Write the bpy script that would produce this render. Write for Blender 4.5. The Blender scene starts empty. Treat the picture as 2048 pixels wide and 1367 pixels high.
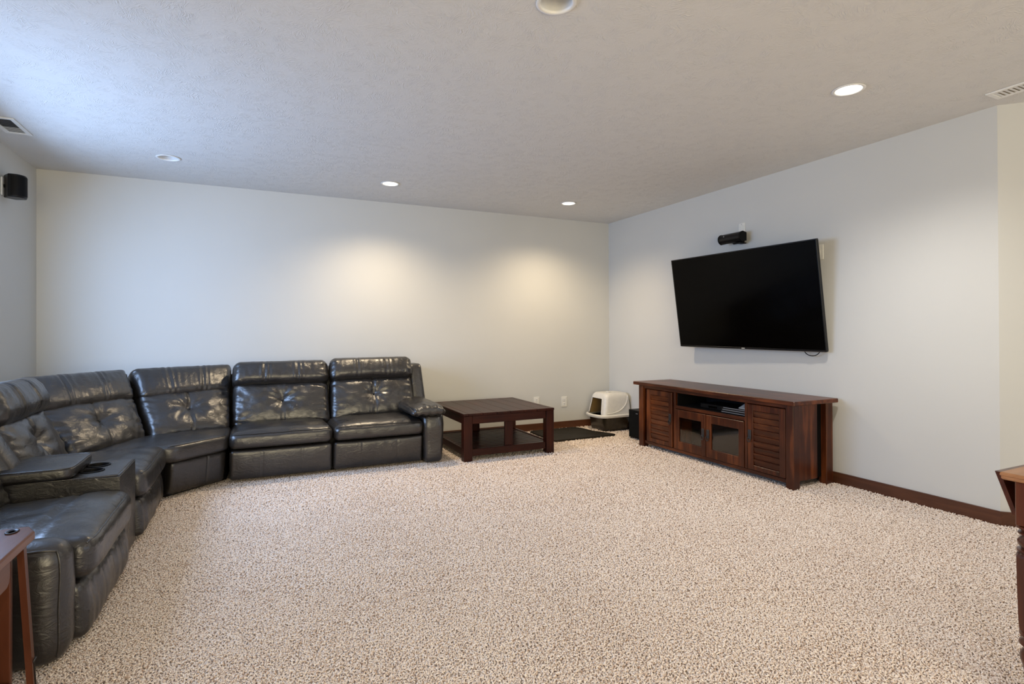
import bpy, bmesh, math, random
import numpy as np
from mathutils import Vector, Matrix, noise

C = bpy.context.scene.collection
SC = bpy.context.scene
random.seed(7)
RNG = np.random.default_rng(11)

# ------------------------------------------------------------------ camera
XL, XR, YB, YC, H = -1.627, 4.075, 5.775, 1.749, 2.54
CAM_H = 1.1853
F_PX = 1097.7
cam_d = bpy.data.cameras.new('camera')
cam_d.sensor_fit = 'HORIZONTAL'
cam_d.sensor_width = 36.0
cam_d.lens = 36.0 * F_PX / 2048.0
cam_d.shift_y = (655.5 - 683.5) / 2048.0
cam_d.clip_start = 0.05
cam = bpy.data.objects.new('camera', cam_d)
C.objects.link(cam)
_yaw, _pit, _rol = 0.4396, 0.0053, -0.0035
_fw = Vector((math.sin(_yaw) * math.cos(_pit), math.cos(_yaw) * math.cos(_pit), math.sin(_pit)))
_rt = Vector((math.cos(_yaw), -math.sin(_yaw), 0.0))
_up = _rt.cross(_fw)
_r2 = _rt * math.cos(_rol) + _up * math.sin(_rol)
_u2 = -_rt * math.sin(_rol) + _up * math.cos(_rol)
cam.matrix_world = Matrix(((_r2.x, _u2.x, -_fw.x, 0.0), (_r2.y, _u2.y, -_fw.y, 0.0), (_r2.z, _u2.z, -_fw.z, CAM_H), (0, 0, 0, 1)))
SC.camera = cam

# ------------------------------------------------------------------ light, exposure
SC.view_settings.view_transform = 'Standard'
SC.view_settings.look = 'None'
SC.view_settings.gamma = 1.0
SC.view_settings.exposure = 0.0
SC.view_settings.use_curve_mapping = False

world = bpy.data.worlds.new('world')
SC.world = world
world.use_nodes = True
_bg = world.node_tree.nodes['Background']
_bg.inputs[0].default_value = (0.62, 0.76, 1.0, 1)
_bg.inputs[1].default_value = 0.6

SUN_COL = (0.42, 0.62, 1.0)
WARM = (1.0, 0.79, 0.52)


def area(name, loc, direction, sx, sy, power, col):
    l = bpy.data.lights.new(name, 'AREA')
    l.shape = 'RECTANGLE'
    l.size, l.size_y = sx, sy
    l.energy = power
    l.color = col
    o = bpy.data.objects.new(name, l)
    C.objects.link(o)
    o.location = loc
    o.rotation_euler = Vector(direction).to_track_quat('-Z', 'Y').to_euler()
    return o


# daylight by the window in the left wall, and an added warm fill light behind the camera (both outside the frame)
area('daylight_window_left', (XL - 0.22, 3.90, 1.50), (1, 0, -0.42), 1.95, 1.35, 104, SUN_COL)
area('fill_light_rear', (0.3, -3.1, 1.25), (0, 1, 0), 3.4, 2.1, 142, (1.0, 0.84, 0.52))
area('fill_light_right', (5.206 + 0.22, -1.3, 1.50), (-1, 0, -0.10), 1.7, 1.3, 30, (0.55, 0.73, 1.0))  # cool fill light, added to brighten the left wall

CAN_DIM = (1.0, 0.95, 0.88)
FILL_COOL = (0.95, 0.97, 1.0)
# x, y, watts, colour
CANS_ON = [(1.132, 5.020, 88, WARM), (3.028, 5.015, 88, WARM), (3.037, 1.985, 90, CAN_DIM), (0.25, -0.60, 92, FILL_COOL)]  # the last one is an added fill light, never in view
CANS_OFF = [(-0.600, 4.986), (1.131, 1.965), (-0.6, 1.965)]


# ------------------------------------------------------------------ materials
def new_mat(name):
    m = bpy.data.materials.new(name)
    m.use_nodes = True
    nt = m.node_tree
    return m, nt, nt.nodes['Principled BSDF']


def nd(nt, typ, **kw):
    n = nt.nodes.new(typ)
    for k, v in kw.items():
        setattr(n, k, v)
    return n


def ramp(nt, stops):
    n = nt.nodes.new('ShaderNodeValToRGB')
    cr = n.color_ramp
    while len(cr.elements) > 1:
        cr.elements.remove(cr.elements[-1])
    cr.elements[0].position = stops[0][0]
    cr.elements[0].color = (*stops[0][1], 1)
    for p, c in stops[1:]:
        e = cr.elements.new(p)
        e.color = (*c, 1)
    return n


def math_n(nt, op, a, b=None, c=None):
    n = nt.nodes.new('ShaderNodeMath')
    n.operation = op
    for i, v in enumerate((a, b, c)):
        if v is None:
            continue
        if isinstance(v, (int, float)):
            n.inputs[i].default_value = v
        else:
            nt.links.new(v, n.inputs[i])
    return n.outputs[0]


def plain(name, col, rough=0.5, metal=0.0, spec=0.5, var=0.04, scale=30.0, bump=0.0, coat=0.0):
    m, nt, b = new_mat(name)
    tc = nd(nt, 'ShaderNodeTexCoord')
    no = nd(nt, 'ShaderNodeTexNoise')
    no.inputs['Scale'].default_value = scale
    no.inputs['Detail'].default_value = 4
    nt.links.new(tc.outputs['Object'], no.inputs['Vector'])
    lo = tuple(max(0, c * (1 - var)) for c in col)
    hi = tuple(min(1, c * (1 + var)) for c in col)
    r = ramp(nt, [(0.3, lo), (0.7, hi)])
    nt.links.new(no.outputs['Fac'], r.inputs[0])
    nt.links.new(r.outputs[0], b.inputs['Base Color'])
    b.inputs['Roughness'].default_value = rough
    b.inputs['Metallic'].default_value = metal
    b.inputs['Specular IOR Level'].default_value = spec
    b.inputs['Coat Weight'].default_value = coat
    if bump:
        bp = nd(nt, 'ShaderNodeBump')
        bp.inputs['Strength'].default_value = bump
        bp.inputs['Distance'].default_value = 0.002
        nt.links.new(no.outputs['Fac'], bp.inputs['Height'])
        nt.links.new(bp.outputs[0], b.inputs['Normal'])
    return m


def wood(name, axis, dark, mid, light, rough=0.32, coat=0.25, bump=0.25, fine=1.0, spec=0.28):
    m, nt, b = new_mat(name)
    tc = nd(nt, 'ShaderNodeTexCoord')
    mp = nd(nt, 'ShaderNodeMapping')
    s = [22.0 * fine, 22.0 * fine, 22.0 * fine]
    s['xyz'.index(axis)] = 1.6
    mp.inputs['Scale'].default_value = s
    nt.links.new(tc.outputs['Object'], mp.inputs['Vector'])
    n1 = nd(nt, 'ShaderNodeTexNoise')
    n1.inputs['Scale'].default_value = 1.0
    n1.inputs['Detail'].default_value = 7
    n1.inputs['Roughness'].default_value = 0.62
    n1.inputs['Distortion'].default_value = 0.7
    nt.links.new(mp.outputs[0], n1.inputs['Vector'])
    n2 = nd(nt, 'ShaderNodeTexNoise')
    n2.inputs['Scale'].default_value = 2.3
    n2.inputs['Detail'].default_value = 3
    nt.links.new(tc.outputs['Object'], n2.inputs['Vector'])
    f = math_n(nt, 'MULTIPLY_ADD', n2.outputs['Fac'], 0.45, math_n(nt, 'MULTIPLY', n1.outputs['Fac'], 0.62))
    r = ramp(nt, [(0.30, dark), (0.52, mid), (0.74, light)])
    nt.links.new(f, r.inputs[0])
    nt.links.new(r.outputs[0], b.inputs['Base Color'])
    b.inputs['Roughness'].default_value = rough
    b.inputs['Specular IOR Level'].default_value = spec
    b.inputs['Coat Weight'].default_value = coat
    b.inputs['Coat Roughness'].default_value = 0.22
    bp = nd(nt, 'ShaderNodeBump')
    bp.inputs['Strength'].default_value = bump
    bp.inputs['Distance'].default_value = 0.0015
    nt.links.new(n1.outputs['Fac'], bp.inputs['Height'])
    nt.links.new(bp.outputs[0], b.inputs['Normal'])
    return m


W_D, W_M, W_L = (0.010, 0.0025, 0.0012), (0.056, 0.0135, 0.0045), (0.22, 0.062, 0.018)
WOOD = {a: wood('stand_wood_' + a, a, W_D, W_M, W_L, rough=0.34, coat=0.08, bump=0.35) for a in 'xyz'}
T_D, T_M, T_L = (0.008, 0.0016, 0.0009), (0.024, 0.0042, 0.0019), (0.055, 0.0110, 0.0042)
TWOOD = {a: wood('coffee_wood_' + a, a, T_D, T_M, T_L, rough=0.36, coat=0.06, bump=0.12, spec=0.2) for a in 'xyz'}
B_D, B_M, B_L = (0.055, 0.019, 0.009), (0.085, 0.031, 0.014), (0.13, 0.05, 0.023)
BASEW = {a: wood('trim_wood_' + a, a, B_D, B_M, B_L, rough=0.42, coat=0.1, bump=0.1) for a in 'xyz'}
S_D, S_M, S_L = (0.060, 0.017, 0.008), (0.118, 0.036, 0.017), (0.185, 0.066, 0.031)
SWOOD = {a: wood('side_wood_' + a, a, S_D, S_M, S_L, rough=0.34, coat=0.25, bump=0.15) for a in 'xyz'}
D_D, D_M, D_L = (0.04, 0.009, 0.0045), (0.085, 0.021, 0.0085), (0.15, 0.042, 0.016)
DWOOD = {a: wood('drop_wood_' + a, a, D_D, D_M, D_L, rough=0.30, coat=0.2, bump=0.12) for a in 'xyz'}
DTOP = wood('drop_top_wood', 'x', (0.24, 0.105, 0.045), (0.33, 0.155, 0.068), (0.42, 0.21, 0.10), rough=0.4, coat=0.15, bump=0.08)

BLACKP = plain('black_plastic', (0.004, 0.004, 0.0045), 0.32, spec=0.3)
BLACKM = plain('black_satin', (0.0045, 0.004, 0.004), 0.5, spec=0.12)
GREYM = plain('grey_metal', (0.30, 0.31, 0.33), 0.4, 0.6)
PEWTER = plain('dark_pewter', (0.055, 0.055, 0.06), 0.42, 0.7, bump=0.3)
WHITEP = plain('white_plastic', (0.78, 0.77, 0.72), 0.38)
CREAMP = plain('cream_plastic', (0.74, 0.71, 0.64), 0.30)
HOOD_SHADE = plain('hood_shade_tan', (0.40, 0.26, 0.11), 0.5)  # cream hood's inner shade, put into the colour
SMOKEP = plain('smoky_brown_plastic', (0.022, 0.017, 0.010), 0.22, var=0.3, scale=9)
MATM = plain('dark_mat_rubber', (0.017, 0.0135, 0.009), 0.6, spec=0.15, var=0.25, scale=60, bump=0.6)
TRIMW = plain('white_enamel', (0.82, 0.82, 0.80), 0.35)
VENTG = plain('vent_grey', (0.22, 0.24, 0.29), 0.5)
DARKV = plain('vent_dark', (0.06, 0.06, 0.065), 0.7)
BLACKHOLE = plain('dark_interior', (0.004, 0.0035, 0.0035), 0.7, spec=0.2)  # near-black, shade inside the TV stand put into the colour


def leather():
    m, nt, b = new_mat('charcoal_leather')
    tc = nd(nt, 'ShaderNodeTexCoord')
    n0 = nd(nt, 'ShaderNodeTexNoise')
    n0.inputs['Scale'].default_value = 3.2
    n0.inputs['Detail'].default_value = 5
    nt.links.new(tc.outputs['Object'], n0.inputs['Vector'])
    r = ramp(nt, [(0.3, (0.013, 0.0115, 0.011)), (0.7, (0.022, 0.0195, 0.0185))])
    nt.links.new(n0.outputs['Fac'], r.inputs[0])
    nt.links.new(r.outputs[0], b.inputs['Base Color'])
    rr = ramp(nt, [(0.3, (0.27,) * 3), (0.75, (0.38,) * 3)])
    n3 = nd(nt, 'ShaderNodeTexNoise')
    n3.inputs['Scale'].default_value = 7
    n3.inputs['Detail'].default_value = 6
    nt.links.new(tc.outputs['Object'], n3.inputs['Vector'])
    nt.links.new(n3.outputs['Fac'], rr.inputs[0])
    nt.links.new(rr.outputs[0], b.inputs['Roughness'])
    b.inputs['Specular IOR Level'].default_value = 1.0
    # creases + pebble grain
    mp = nd(nt, 'ShaderNodeMapping')
    mp.inputs['Scale'].default_value = (1, 1, 1.7)
    nt.links.new(tc.outputs['Object'], mp.inputs['Vector'])
    n1 = nd(nt, 'ShaderNodeTexNoise')
    n1.inputs['Scale'].default_value = 16
    n1.inputs['Detail'].default_value = 5
    n1.inputs['Roughness'].default_value = 0.55
    n1.inputs['Distortion'].default_value = 1.6
    nt.links.new(mp.outputs[0], n1.inputs['Vector'])
    v = nd(nt, 'ShaderNodeTexVoronoi')
    v.inputs['Scale'].default_value = 420
    nt.links.new(tc.outputs['Object'], v.inputs['Vector'])
    b1 = nd(nt, 'ShaderNodeBump')
    b1.inputs['Strength'].default_value = 0.45
    b1.inputs['Distance'].default_value = 0.006
    nt.links.new(n1.outputs['Fac'], b1.inputs['Height'])
    b2 = nd(nt, 'ShaderNodeBump')
    b2.inputs['Strength'].default_value = 0.10
    b2.inputs['Distance'].default_value = 0.001
    nt.links.new(v.outputs['Distance'], b2.inputs['Height'])
    nt.links.new(b1.outputs[0], b2.inputs['Normal'])
    nt.links.new(b2.outputs[0], b.inputs['Normal'])
    return m


LEATHER = leather()
LEATHER_DARK = plain('dark_stitch', (0.010, 0.0095, 0.0095), 0.5)


def wall_mat():
    m, nt, b = new_mat('wall_paint')
    tc = nd(nt, 'ShaderNodeTexCoord')
    n = nd(nt, 'ShaderNodeTexNoise')
    n.inputs['Scale'].default_value = 170
    n.inputs['Detail'].default_value = 3
    nt.links.new(tc.outputs['Object'], n.inputs['Vector'])
    n2 = nd(nt, 'ShaderNodeTexNoise')
    n2.inputs['Scale'].default_value = 1.2
    nt.links.new(tc.outputs['Object'], n2.inputs['Vector'])
    r = ramp(nt, [(0.3, (0.60, 0.60, 0.575)), (0.7, (0.62, 0.62, 0.595))])
    nt.links.new(n2.outputs['Fac'], r.inputs[0])
    nt.links.new(r.outputs[0], b.inputs['Base Color'])
    b.inputs['Roughness'].default_value = 0.62
    b.inputs['Specular IOR Level'].default_value = 0.3
    bp = nd(nt, 'ShaderNodeBump')
    bp.inputs['Strength'].default_value = 0.08
    bp.inputs['Distance'].default_value = 0.001
    nt.links.new(n.outputs['Fac'], bp.inputs['Height'])
    nt.links.new(bp.outputs[0], b.inputs['Normal'])
    return m


def ceiling_mat():
    # stomp-brush plaster: short ridges, each cell of the pattern brushed in its own direction
    m, nt, b = new_mat('ceiling_plaster')
    tc = nd(nt, 'ShaderNodeTexCoord')
    heights = []
    for k, (cs, off) in enumerate(((10.0, 0.0), (13.5, 3.7))):
        mp0 = nd(nt, 'ShaderNodeMapping')
        mp0.inputs['Location'].default_value = (off, off * 1.7, 0)
        nt.links.new(tc.outputs['Object'], mp0.inputs['Vector'])
        dn = nd(nt, 'ShaderNodeTexNoise')
        dn.inputs['Scale'].default_value = 9
        nt.links.new(mp0.outputs[0], dn.inputs['Vector'])
        vm = nd(nt, 'ShaderNodeVectorMath', operation='MULTIPLY_ADD')
        nt.links.new(dn.outputs['Color'], vm.inputs[0])
        vm.inputs[1].default_value = (0.09, 0.09, 0)
        nt.links.new(mp0.outputs[0], vm.inputs[2])
        vo = nd(nt, 'ShaderNodeTexVoronoi')
        vo.voronoi_dimensions = '2D'
        vo.inputs['Scale'].default_value = cs
        nt.links.new(vm.outputs[0], vo.inputs['Vector'])
        sep = nd(nt, 'ShaderNodeSeparateColor')
        nt.links.new(vo.outputs['Color'], sep.inputs[0])
        ang = math_n(nt, 'MULTIPLY', sep.outputs[0], 6.283)
        rot = nd(nt, 'ShaderNodeVectorRotate', rotation_type='Z_AXIS')
        nt.links.new(vm.outputs[0], rot.inputs['Vector'])
        nt.links.new(ang, rot.inputs['Angle'])
        mp = nd(nt, 'ShaderNodeMapping')
        mp.inputs['Scale'].default_value = (30, 185, 1)
        nt.links.new(rot.outputs[0], mp.inputs['Vector'])
        n = nd(nt, 'ShaderNodeTexNoise')
        n.inputs['Scale'].default_value = 1.0
        n.inputs['Detail'].default_value = 2.5
        nt.links.new(mp.outputs[0], n.inputs['Vector'])
        # fade at cell rim and by a per-cell amount
        fade = ramp(nt, [(0.25, (1, 1, 1)), (0.75, (0.15, 0.15, 0.15))])
        nt.links.new(vo.outputs['Distance'], fade.inputs[0])
        amt = ramp(nt, [(0.15, (0.25,) * 3), (0.7, (1,) * 3)])
        nt.links.new(sep.outputs[1], amt.inputs[0])
        rd = ramp(nt, [(0.45, (0,) * 3), (0.72, (1,) * 3)])
        nt.links.new(n.outputs['Fac'], rd.inputs[0])
        heights.append(math_n(nt, 'MULTIPLY', math_n(nt, 'MULTIPLY', rd.outputs[0], fade.outputs[0]), amt.outputs[0]))
    h = math_n(nt, 'MAXIMUM', heights[0], heights[1])
    b.inputs['Base Color'].default_value = (0.70, 0.695, 0.68, 1)
    b.inputs['Roughness'].default_value = 0.75
    b.inputs['Specular IOR Level'].default_value = 0.25
    bp = nd(nt, 'ShaderNodeBump')
    bp.inputs['Strength'].default_value = 0.62
    bp.inputs['Distance'].default_value = 0.0036
    nt.links.new(h, bp.inputs['Height'])
    nt.links.new(bp.outputs[0], b.inputs['Normal'])
    return m


CARPET_STOPS = [(0.28, (0.34, 0.21, 0.14)), (0.37, (0.60, 0.455, 0.36)), (0.48, (0.80, 0.68, 0.59)), (0.62, (0.92, 0.83, 0.75))]


def carpet_mat(name, fibre):
    m, nt, b = new_mat(name)
    tc = nd(nt, 'ShaderNodeTexCoord')
    n = nd(nt, 'ShaderNodeTexNoise')
    n.inputs['Scale'].default_value = 110 if fibre else 130
    n.inputs['Detail'].default_value = 2
    nt.links.new(tc.outputs['Object'], n.inputs['Vector'])
    n2 = nd(nt, 'ShaderNodeTexNoise')
    n2.inputs['Scale'].default_value = 2.0
    n2.inputs['Detail'].default_value = 3
    nt.links.new(tc.outputs['Object'], n2.inputs['Vector'])
    f = math_n(nt, 'MULTIPLY_ADD', n2.outputs['Fac'], 0.10, math_n(nt, 'SUBTRACT', n.outputs['Fac'], 0.05))
    r = ramp(nt, CARPET_STOPS)
    nt.links.new(f, r.inputs[0])
    nt.links.new(r.outputs[0], b.inputs['Base Color'])
    b.inputs['Roughness'].default_value = 0.9
    b.inputs['Specular IOR Level'].default_value = 0.1
    b.inputs['Sheen Weight'].default_value = 0.15
    if not fibre:
        v = nd(nt, 'ShaderNodeTexVoronoi')
        v.inputs['Scale'].default_value = 110
        v.inputs['Randomness'].default_value = 1
        nt.links.new(tc.outputs['Object'], v.inputs['Vector'])
        bp = nd(nt, 'ShaderNodeBump')
        bp.inputs['Strength'].default_value = 0.8
        bp.inputs['Distance'].default_value = 0.008
        bp.invert = True
        nt.links.new(v.outputs['Distance'], bp.inputs['Height'])
        nt.links.new(bp.outputs[0], b.inputs['Normal'])
    return m


WALLM = wall_mat()
CEILM = ceiling_mat()
CARPETM = carpet_mat('carpet_backing', False)
PILEM = carpet_mat('carpet_yarn', True)


def emit_mat(name, col, strength):
    m = bpy.data.materials.new(name)
    m.use_nodes = True
    nt = m.node_tree
    nt.nodes.clear()
    e = nd(nt, 'ShaderNodeEmission')
    e.inputs[0].default_value = (*col, 1)
    e.inputs[1].default_value = strength
    o = nd(nt, 'ShaderNodeOutputMaterial')
    nt.links.new(e.outputs[0], o.inputs[0])
    return m


LAMPM = emit_mat('lamp_glow', (1.0, 0.93, 0.80), 6.0)


def glass_mat(name, col=(1, 1, 1), rough=0.0):
    m, nt, b = new_mat(name)
    b.inputs['Base Color'].default_value = (*col, 1)
    b.inputs['Roughness'].default_value = rough
    b.inputs['Transmission Weight'].default_value = 1.0
    b.inputs['IOR'].default_value = 1.45
    return m


GLASS = glass_mat('clear_glass')


def screen_mat():
    m, nt, b = new_mat('tv_screen')
    b.inputs['Base Color'].default_value = (0.0015, 0.0012, 0.001, 1)
    b.inputs['Roughness'].default_value = 0.12
    b.inputs['Specular IOR Level'].default_value = 0.07
    return m


SCREEN = screen_mat()


# ------------------------------------------------------------------ helpers
def empty(name, loc, label, cat, group=None):
    o = bpy.data.objects.new(name, None)
    o.empty_display_size = 0.05
    C.objects.link(o)
    o.location = loc
    o['label'] = label
    o['category'] = cat
    if group:
        o['group'] = group
    return o


def world_loc(o):
    p = Vector((0, 0, 0))
    while o is not None:
        p = p + Vector(o.location)
        o = o.parent
    return p


def mesh_obj(name, V, Fc, mat, parent=None, loc=None, smooth=False, label=None, angle=None):
    """V in world coordinates; the object's origin goes to loc (a point of its base)."""
    V = np.asarray(V, float).reshape(-1, 3)
    if loc is None:
        if parent is not None:
            loc = world_loc(parent)
        else:
            mn, mx = V.min(0), V.max(0)
            loc = ((mn[0] + mx[0]) / 2, (mn[1] + mx[1]) / 2, mn[2])
    loc = Vector(loc)
    me = bpy.data.meshes.new(name)
    me.from_pydata([tuple(v) for v in (V - np.array(loc))], [], [tuple(f) for f in Fc])
    me.validate()
    bm = bmesh.new()
    bm.from_mesh(me)
    bmesh.ops.recalc_face_normals(bm, faces=bm.faces)
    bm.to_mesh(me)
    bm.free()
    if smooth:
        me.shade_smooth()
        if angle:
            me.set_sharp_from_angle(angle=math.radians(angle))
    for mm in (mat if isinstance(mat, (list, tuple)) else [mat]):
        me.materials.append(mm)
    o = bpy.data.objects.new(name, me)
    C.objects.link(o)
    if parent is not None:
        o.parent = parent
        o.location = loc - world_loc(parent)
    else:
        o.location = loc
    if label:
        o['label'] = label
    return o


def struct(name, V, Fc, mat, **kw):
    o = mesh_obj(name, V, Fc, mat, **kw)
    o['kind'] = 'structure'
    return o


class MB:
    def __init__(s):
        s.V, s.F = [], []

    def add(s, V, Fc):
        n = len(s.V)
        s.V += [tuple(v) for v in V]
        s.F += [tuple(i + n for i in f) for f in Fc]
        return s

    def box(s, x0, x1, y0, y1, z0, z1, b=0.0, M=None):
        V, Fc = box_geo(x0, x1, y0, y1, z0, z1, b)
        if M is not None:
            V = [M @ Vector(v) for v in V]
        return s.add(V, Fc)

    def obj(s, name, mat, parent=None, **kw):
        return mesh_obj(name, s.V, s.F, mat, parent, **kw)


def box_geo(x0, x1, y0, y1, z0, z1, b=0.0):
    if x0 > x1: x0, x1 = x1, x0
    if y0 > y1: y0, y1 = y1, y0
    if z0 > z1: z0, z1 = z1, z0
    if b <= 0:
        V = [(x, y, z) for z in (z0, z1) for y in (y0, y1) for x in (x0, x1)]
        Fc = [(0, 2, 3, 1), (4, 5, 7, 6), (0, 1, 5, 4), (2, 6, 7, 3), (0, 4, 6, 2), (1, 3, 7, 5)]
        return V, Fc
    b = min(b, (x1 - x0) * .45, (y1 - y0) * .45, (z1 - z0) * .45)
    bm = bmesh.new()
    bmesh.ops.create_cube(bm, size=1.0)
    for v in bm.verts:
        v.co = Vector((x0 + (v.co.x + .5) * (x1 - x0), y0 + (v.co.y + .5) * (y1 - y0), z0 + (v.co.z + .5) * (z1 - z0)))
    bmesh.ops.bevel(bm, geom=list(bm.edges), offset=b, segments=1, profile=0.5, affect='EDGES')
    bm.verts.index_update()
    V = [tuple(v.co) for v in bm.verts]
    Fc = [tuple(v.index for v in f.verts) for f in bm.faces]
    bm.free()
    return V, Fc


def box(name, x0, x1, y0, y1, z0, z1, mat, parent=None, b=0.003, **kw):
    return MB().box(x0, x1, y0, y1, z0, z1, b).obj(name, mat, parent, **kw)


def tube_geo(P, r, n=8, closed=False):
    P = [Vector(p) for p in P]
    V, Fc = [], []
    N = len(P)
    prev = None
    for i, p in enumerate(P):
        if closed:
            d = (P[(i + 1) % N] - P[i - 1]).normalized()
        else:
            d = (P[min(i + 1, N - 1)] - P[max(i - 1, 0)]).normalized()
        ref = prev if prev is not None else (Vector((0, 0, 1)) if abs(d.z) < .9 else Vector((1, 0, 0)))
        a = (ref - d * ref.dot(d)).normalized()
        prev = a
        c = d.cross(a)
        rr = r[i] if isinstance(r, (list, tuple)) else r
        for k in range(n):
            t = 2 * math.pi * k / n
            V.append(p + a * (rr * math.cos(t)) + c * (rr * math.sin(t)))
    for i in range(N if closed else N - 1):
        j = (i + 1) % N
        for k in range(n):
            k2 = (k + 1) % n
            Fc.append((i * n + k, i * n + k2, j * n + k2, j * n + k))
    if not closed:
        Fc.append(tuple(range(n))[::-1])
        Fc.append(tuple((N - 1) * n + k for k in range(n)))
    return V, Fc


def tube(name, P, r, mat, parent=None, n=8, closed=False, **kw):
    V, Fc = tube_geo(P, r, n, closed)
    return mesh_obj(name, V, Fc, mat, parent, smooth=True, **kw)


def lathe_geo(prof, cx, cy, n=32, cap=True):
    """prof: (radius, z) list."""
    V, Fc = [], []
    for r, z in prof:
        for k in range(n):
            t = 2 * math.pi * k / n
            V.append((cx + r * math.cos(t), cy + r * math.sin(t), z))
    for i in range(len(prof) - 1):
        for k in range(n):
            k2 = (k + 1) % n
            Fc.append((i * n + k, i * n + k2, (i + 1) * n + k2, (i + 1) * n + k))
    if cap:
        Fc.append(tuple(range(n))[::-1])
        Fc.append(tuple((len(prof) - 1) * n + k for k in range(n)))
    return V, Fc


def ease(n):
    """n+1 parameters in [-1,1], finer towards both ends."""
    out = []
    for i in range(n + 1):
        t = -1 + 2 * i / n
        out.append(math.copysign(1 - (1 - abs(t)) ** 1.7, t))
    return out


def soft_box(a, b, c, r, nx, ny, nz, fn=None):
    """Rounded box of half sizes a,b,c; grid of the cube surface; fn(p, n, (u,v,w)) -> p.
    returns verts (Vectors), faces and the index dict."""
    xs, ys, zs = ease(nx), ease(ny), ease(nz)
    idx, V, Fc = {}, [], []
    ra, rb, rc = min(r, a * .98), min(r, b * .98), min(r, c * .98)

    def vert(i, j, k):
        key = (i, j, k)
        if key in idx:
            return idx[key]
        u, v, w = xs[i], ys[j], zs[k]
        p = Vector((u * a, v * b, w * c))
        q = Vector((max(-a + ra, min(a - ra, p.x)), max(-b + rb, min(b - rb, p.y)), max(-c + rc, min(c - rc, p.z))))
        d = Vector(((p.x - q.x) / ra, (p.y - q.y) / rb, (p.z - q.z) / rc))
        if d.length > 1e-9:
            # blend of cube-to-sphere
            m = max(abs(d.x), abs(d.y), abs(d.z))
            d = d.normalized() * m
            p = q + Vector((d.x * ra, d.y * rb, d.z * rc))
        nrm = d.normalized() if d.length > 1e-9 else Vector((0, 0, 0))
        if fn:
            p = fn(p, nrm, (u, v, w))
        idx[key] = len(V)
        V.append(p)
        return idx[key]

    for i in range(nx):
        for j in range(ny):
            for k in (0, nz):
                Fc.append((vert(i, j, k), vert(i + 1, j, k), vert(i + 1, j + 1, k), vert(i, j + 1, k)))
    for i in range(nx):
        for k in range(nz):
            for j in (0, ny):
                Fc.append((vert(i, j, k), vert(i + 1, j, k), vert(i + 1, j, k + 1), vert(i, j, k + 1)))
    for j in range(ny):
        for k in range(nz):
            for i in (0, nx):
                Fc.append((vert(i, j, k), vert(i, j + 1, k), vert(i, j + 1, k + 1), vert(i, j, k + 1)))
    return V, Fc, idx


def smooth01(x):
    x = max(0.0, min(1.0, x))
    return x * x * (3 - 2 * x)


def wrinkle(p, scale, seed):
    return noise.noise(Vector((p.x * scale + seed, p.y * scale - seed * .7, p.z * scale + seed * .3)))


# ------------------------------------------------------------------ room shell
YR, XR2 = -3.2, 5.206
T = 0.15
PLAN = [(XL, YR), (XR2, YR), (XR2, 0.618), (XR, YC), (XR, YB), (XL, YB)]
m = MB().box(XL - .3, XR2 + .3, YR - .3, YB + .3, -0.12, -0.004)
FLOOR = struct('floor', m.V, m.F, CARPETM, loc=(1.5, 1.2, 0))


def ceiling():
    bm = bmesh.new()
    outer = [(XL - .14, YR - .14), (XR2 + .14, YR - .14), (XR2 + .14, YB + .14), (XL - .14, YB + .14)]

    def loop(pts, z):
        vs = [bm.verts.new((x, y, z)) for x, y in pts]
        return vs, [bm.edges.new((vs[i], vs[(i + 1) % len(vs)])) for i in range(len(vs))]
    edges = []
    edges += loop(outer, H)[1]
    for cx, cy in [c[:2] for c in CANS_ON] + CANS_OFF:
        edges += loop([(cx + .070 * math.cos(t * math.pi / 12), cy + .070 * math.sin(t * math.pi / 12)) for t in range(24)], H)[1]
    bmesh.ops.triangle_fill(bm, use_beauty=True, use_dissolve=False, edges=edges)
    bm.verts.index_update()
    V = [tuple(v.co) for v in bm.verts]
    Fc = [tuple(v.index for v in f.verts) for f in bm.faces]
    bm.free()
    o = struct('ceiling', V, Fc, CEILM, loc=(1.5, 1.2, H))
    # faces must look down into the room
    me = o.data
    bm = bmesh.new()
    bm.from_mesh(me)
    for f in bm.faces:
        if f.normal.z > 0:
            f.normal_flip()
    bm.to_mesh(me)
    bm.free()
    return o


ceiling()
m = MB().box(XL - .3, XR2 + .3, YR - .3, YB + .3, H + .16, H + .26)
struct('ceiling_slab', m.V, m.F, WALLM)

# walls, with the opening that lets the daylight in
WIN_L = (2.92, 4.88, 0.85, 2.15)
m = MB()
m.box(XL - T, XL, YR, WIN_L[0], 0, H).box(XL - T, XL, WIN_L[1], YB + T, 0, H)
m.box(XL - T, XL, WIN_L[0], WIN_L[1], 0, WIN_L[2]).box(XL - T, XL, WIN_L[0], WIN_L[1], WIN_L[3], H)
struct('wall_left', m.V, m.F, WALLM)
m = MB().box(XL, XR, YB, YB + T, 0, H)
struct('wall_back', m.V, m.F, WALLM)


def prism(poly, z0, z1):
    n = len(poly)
    V = [(x, y, z0) for x, y in poly] + [(x, y, z1) for x, y in poly]
    Fc = [tuple(range(n))[::-1], tuple(range(n, 2 * n))]
    for i in range(n):
        j = (i + 1) % n
        Fc.append((i, j, n + j, n + i))
    return V, Fc


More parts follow.
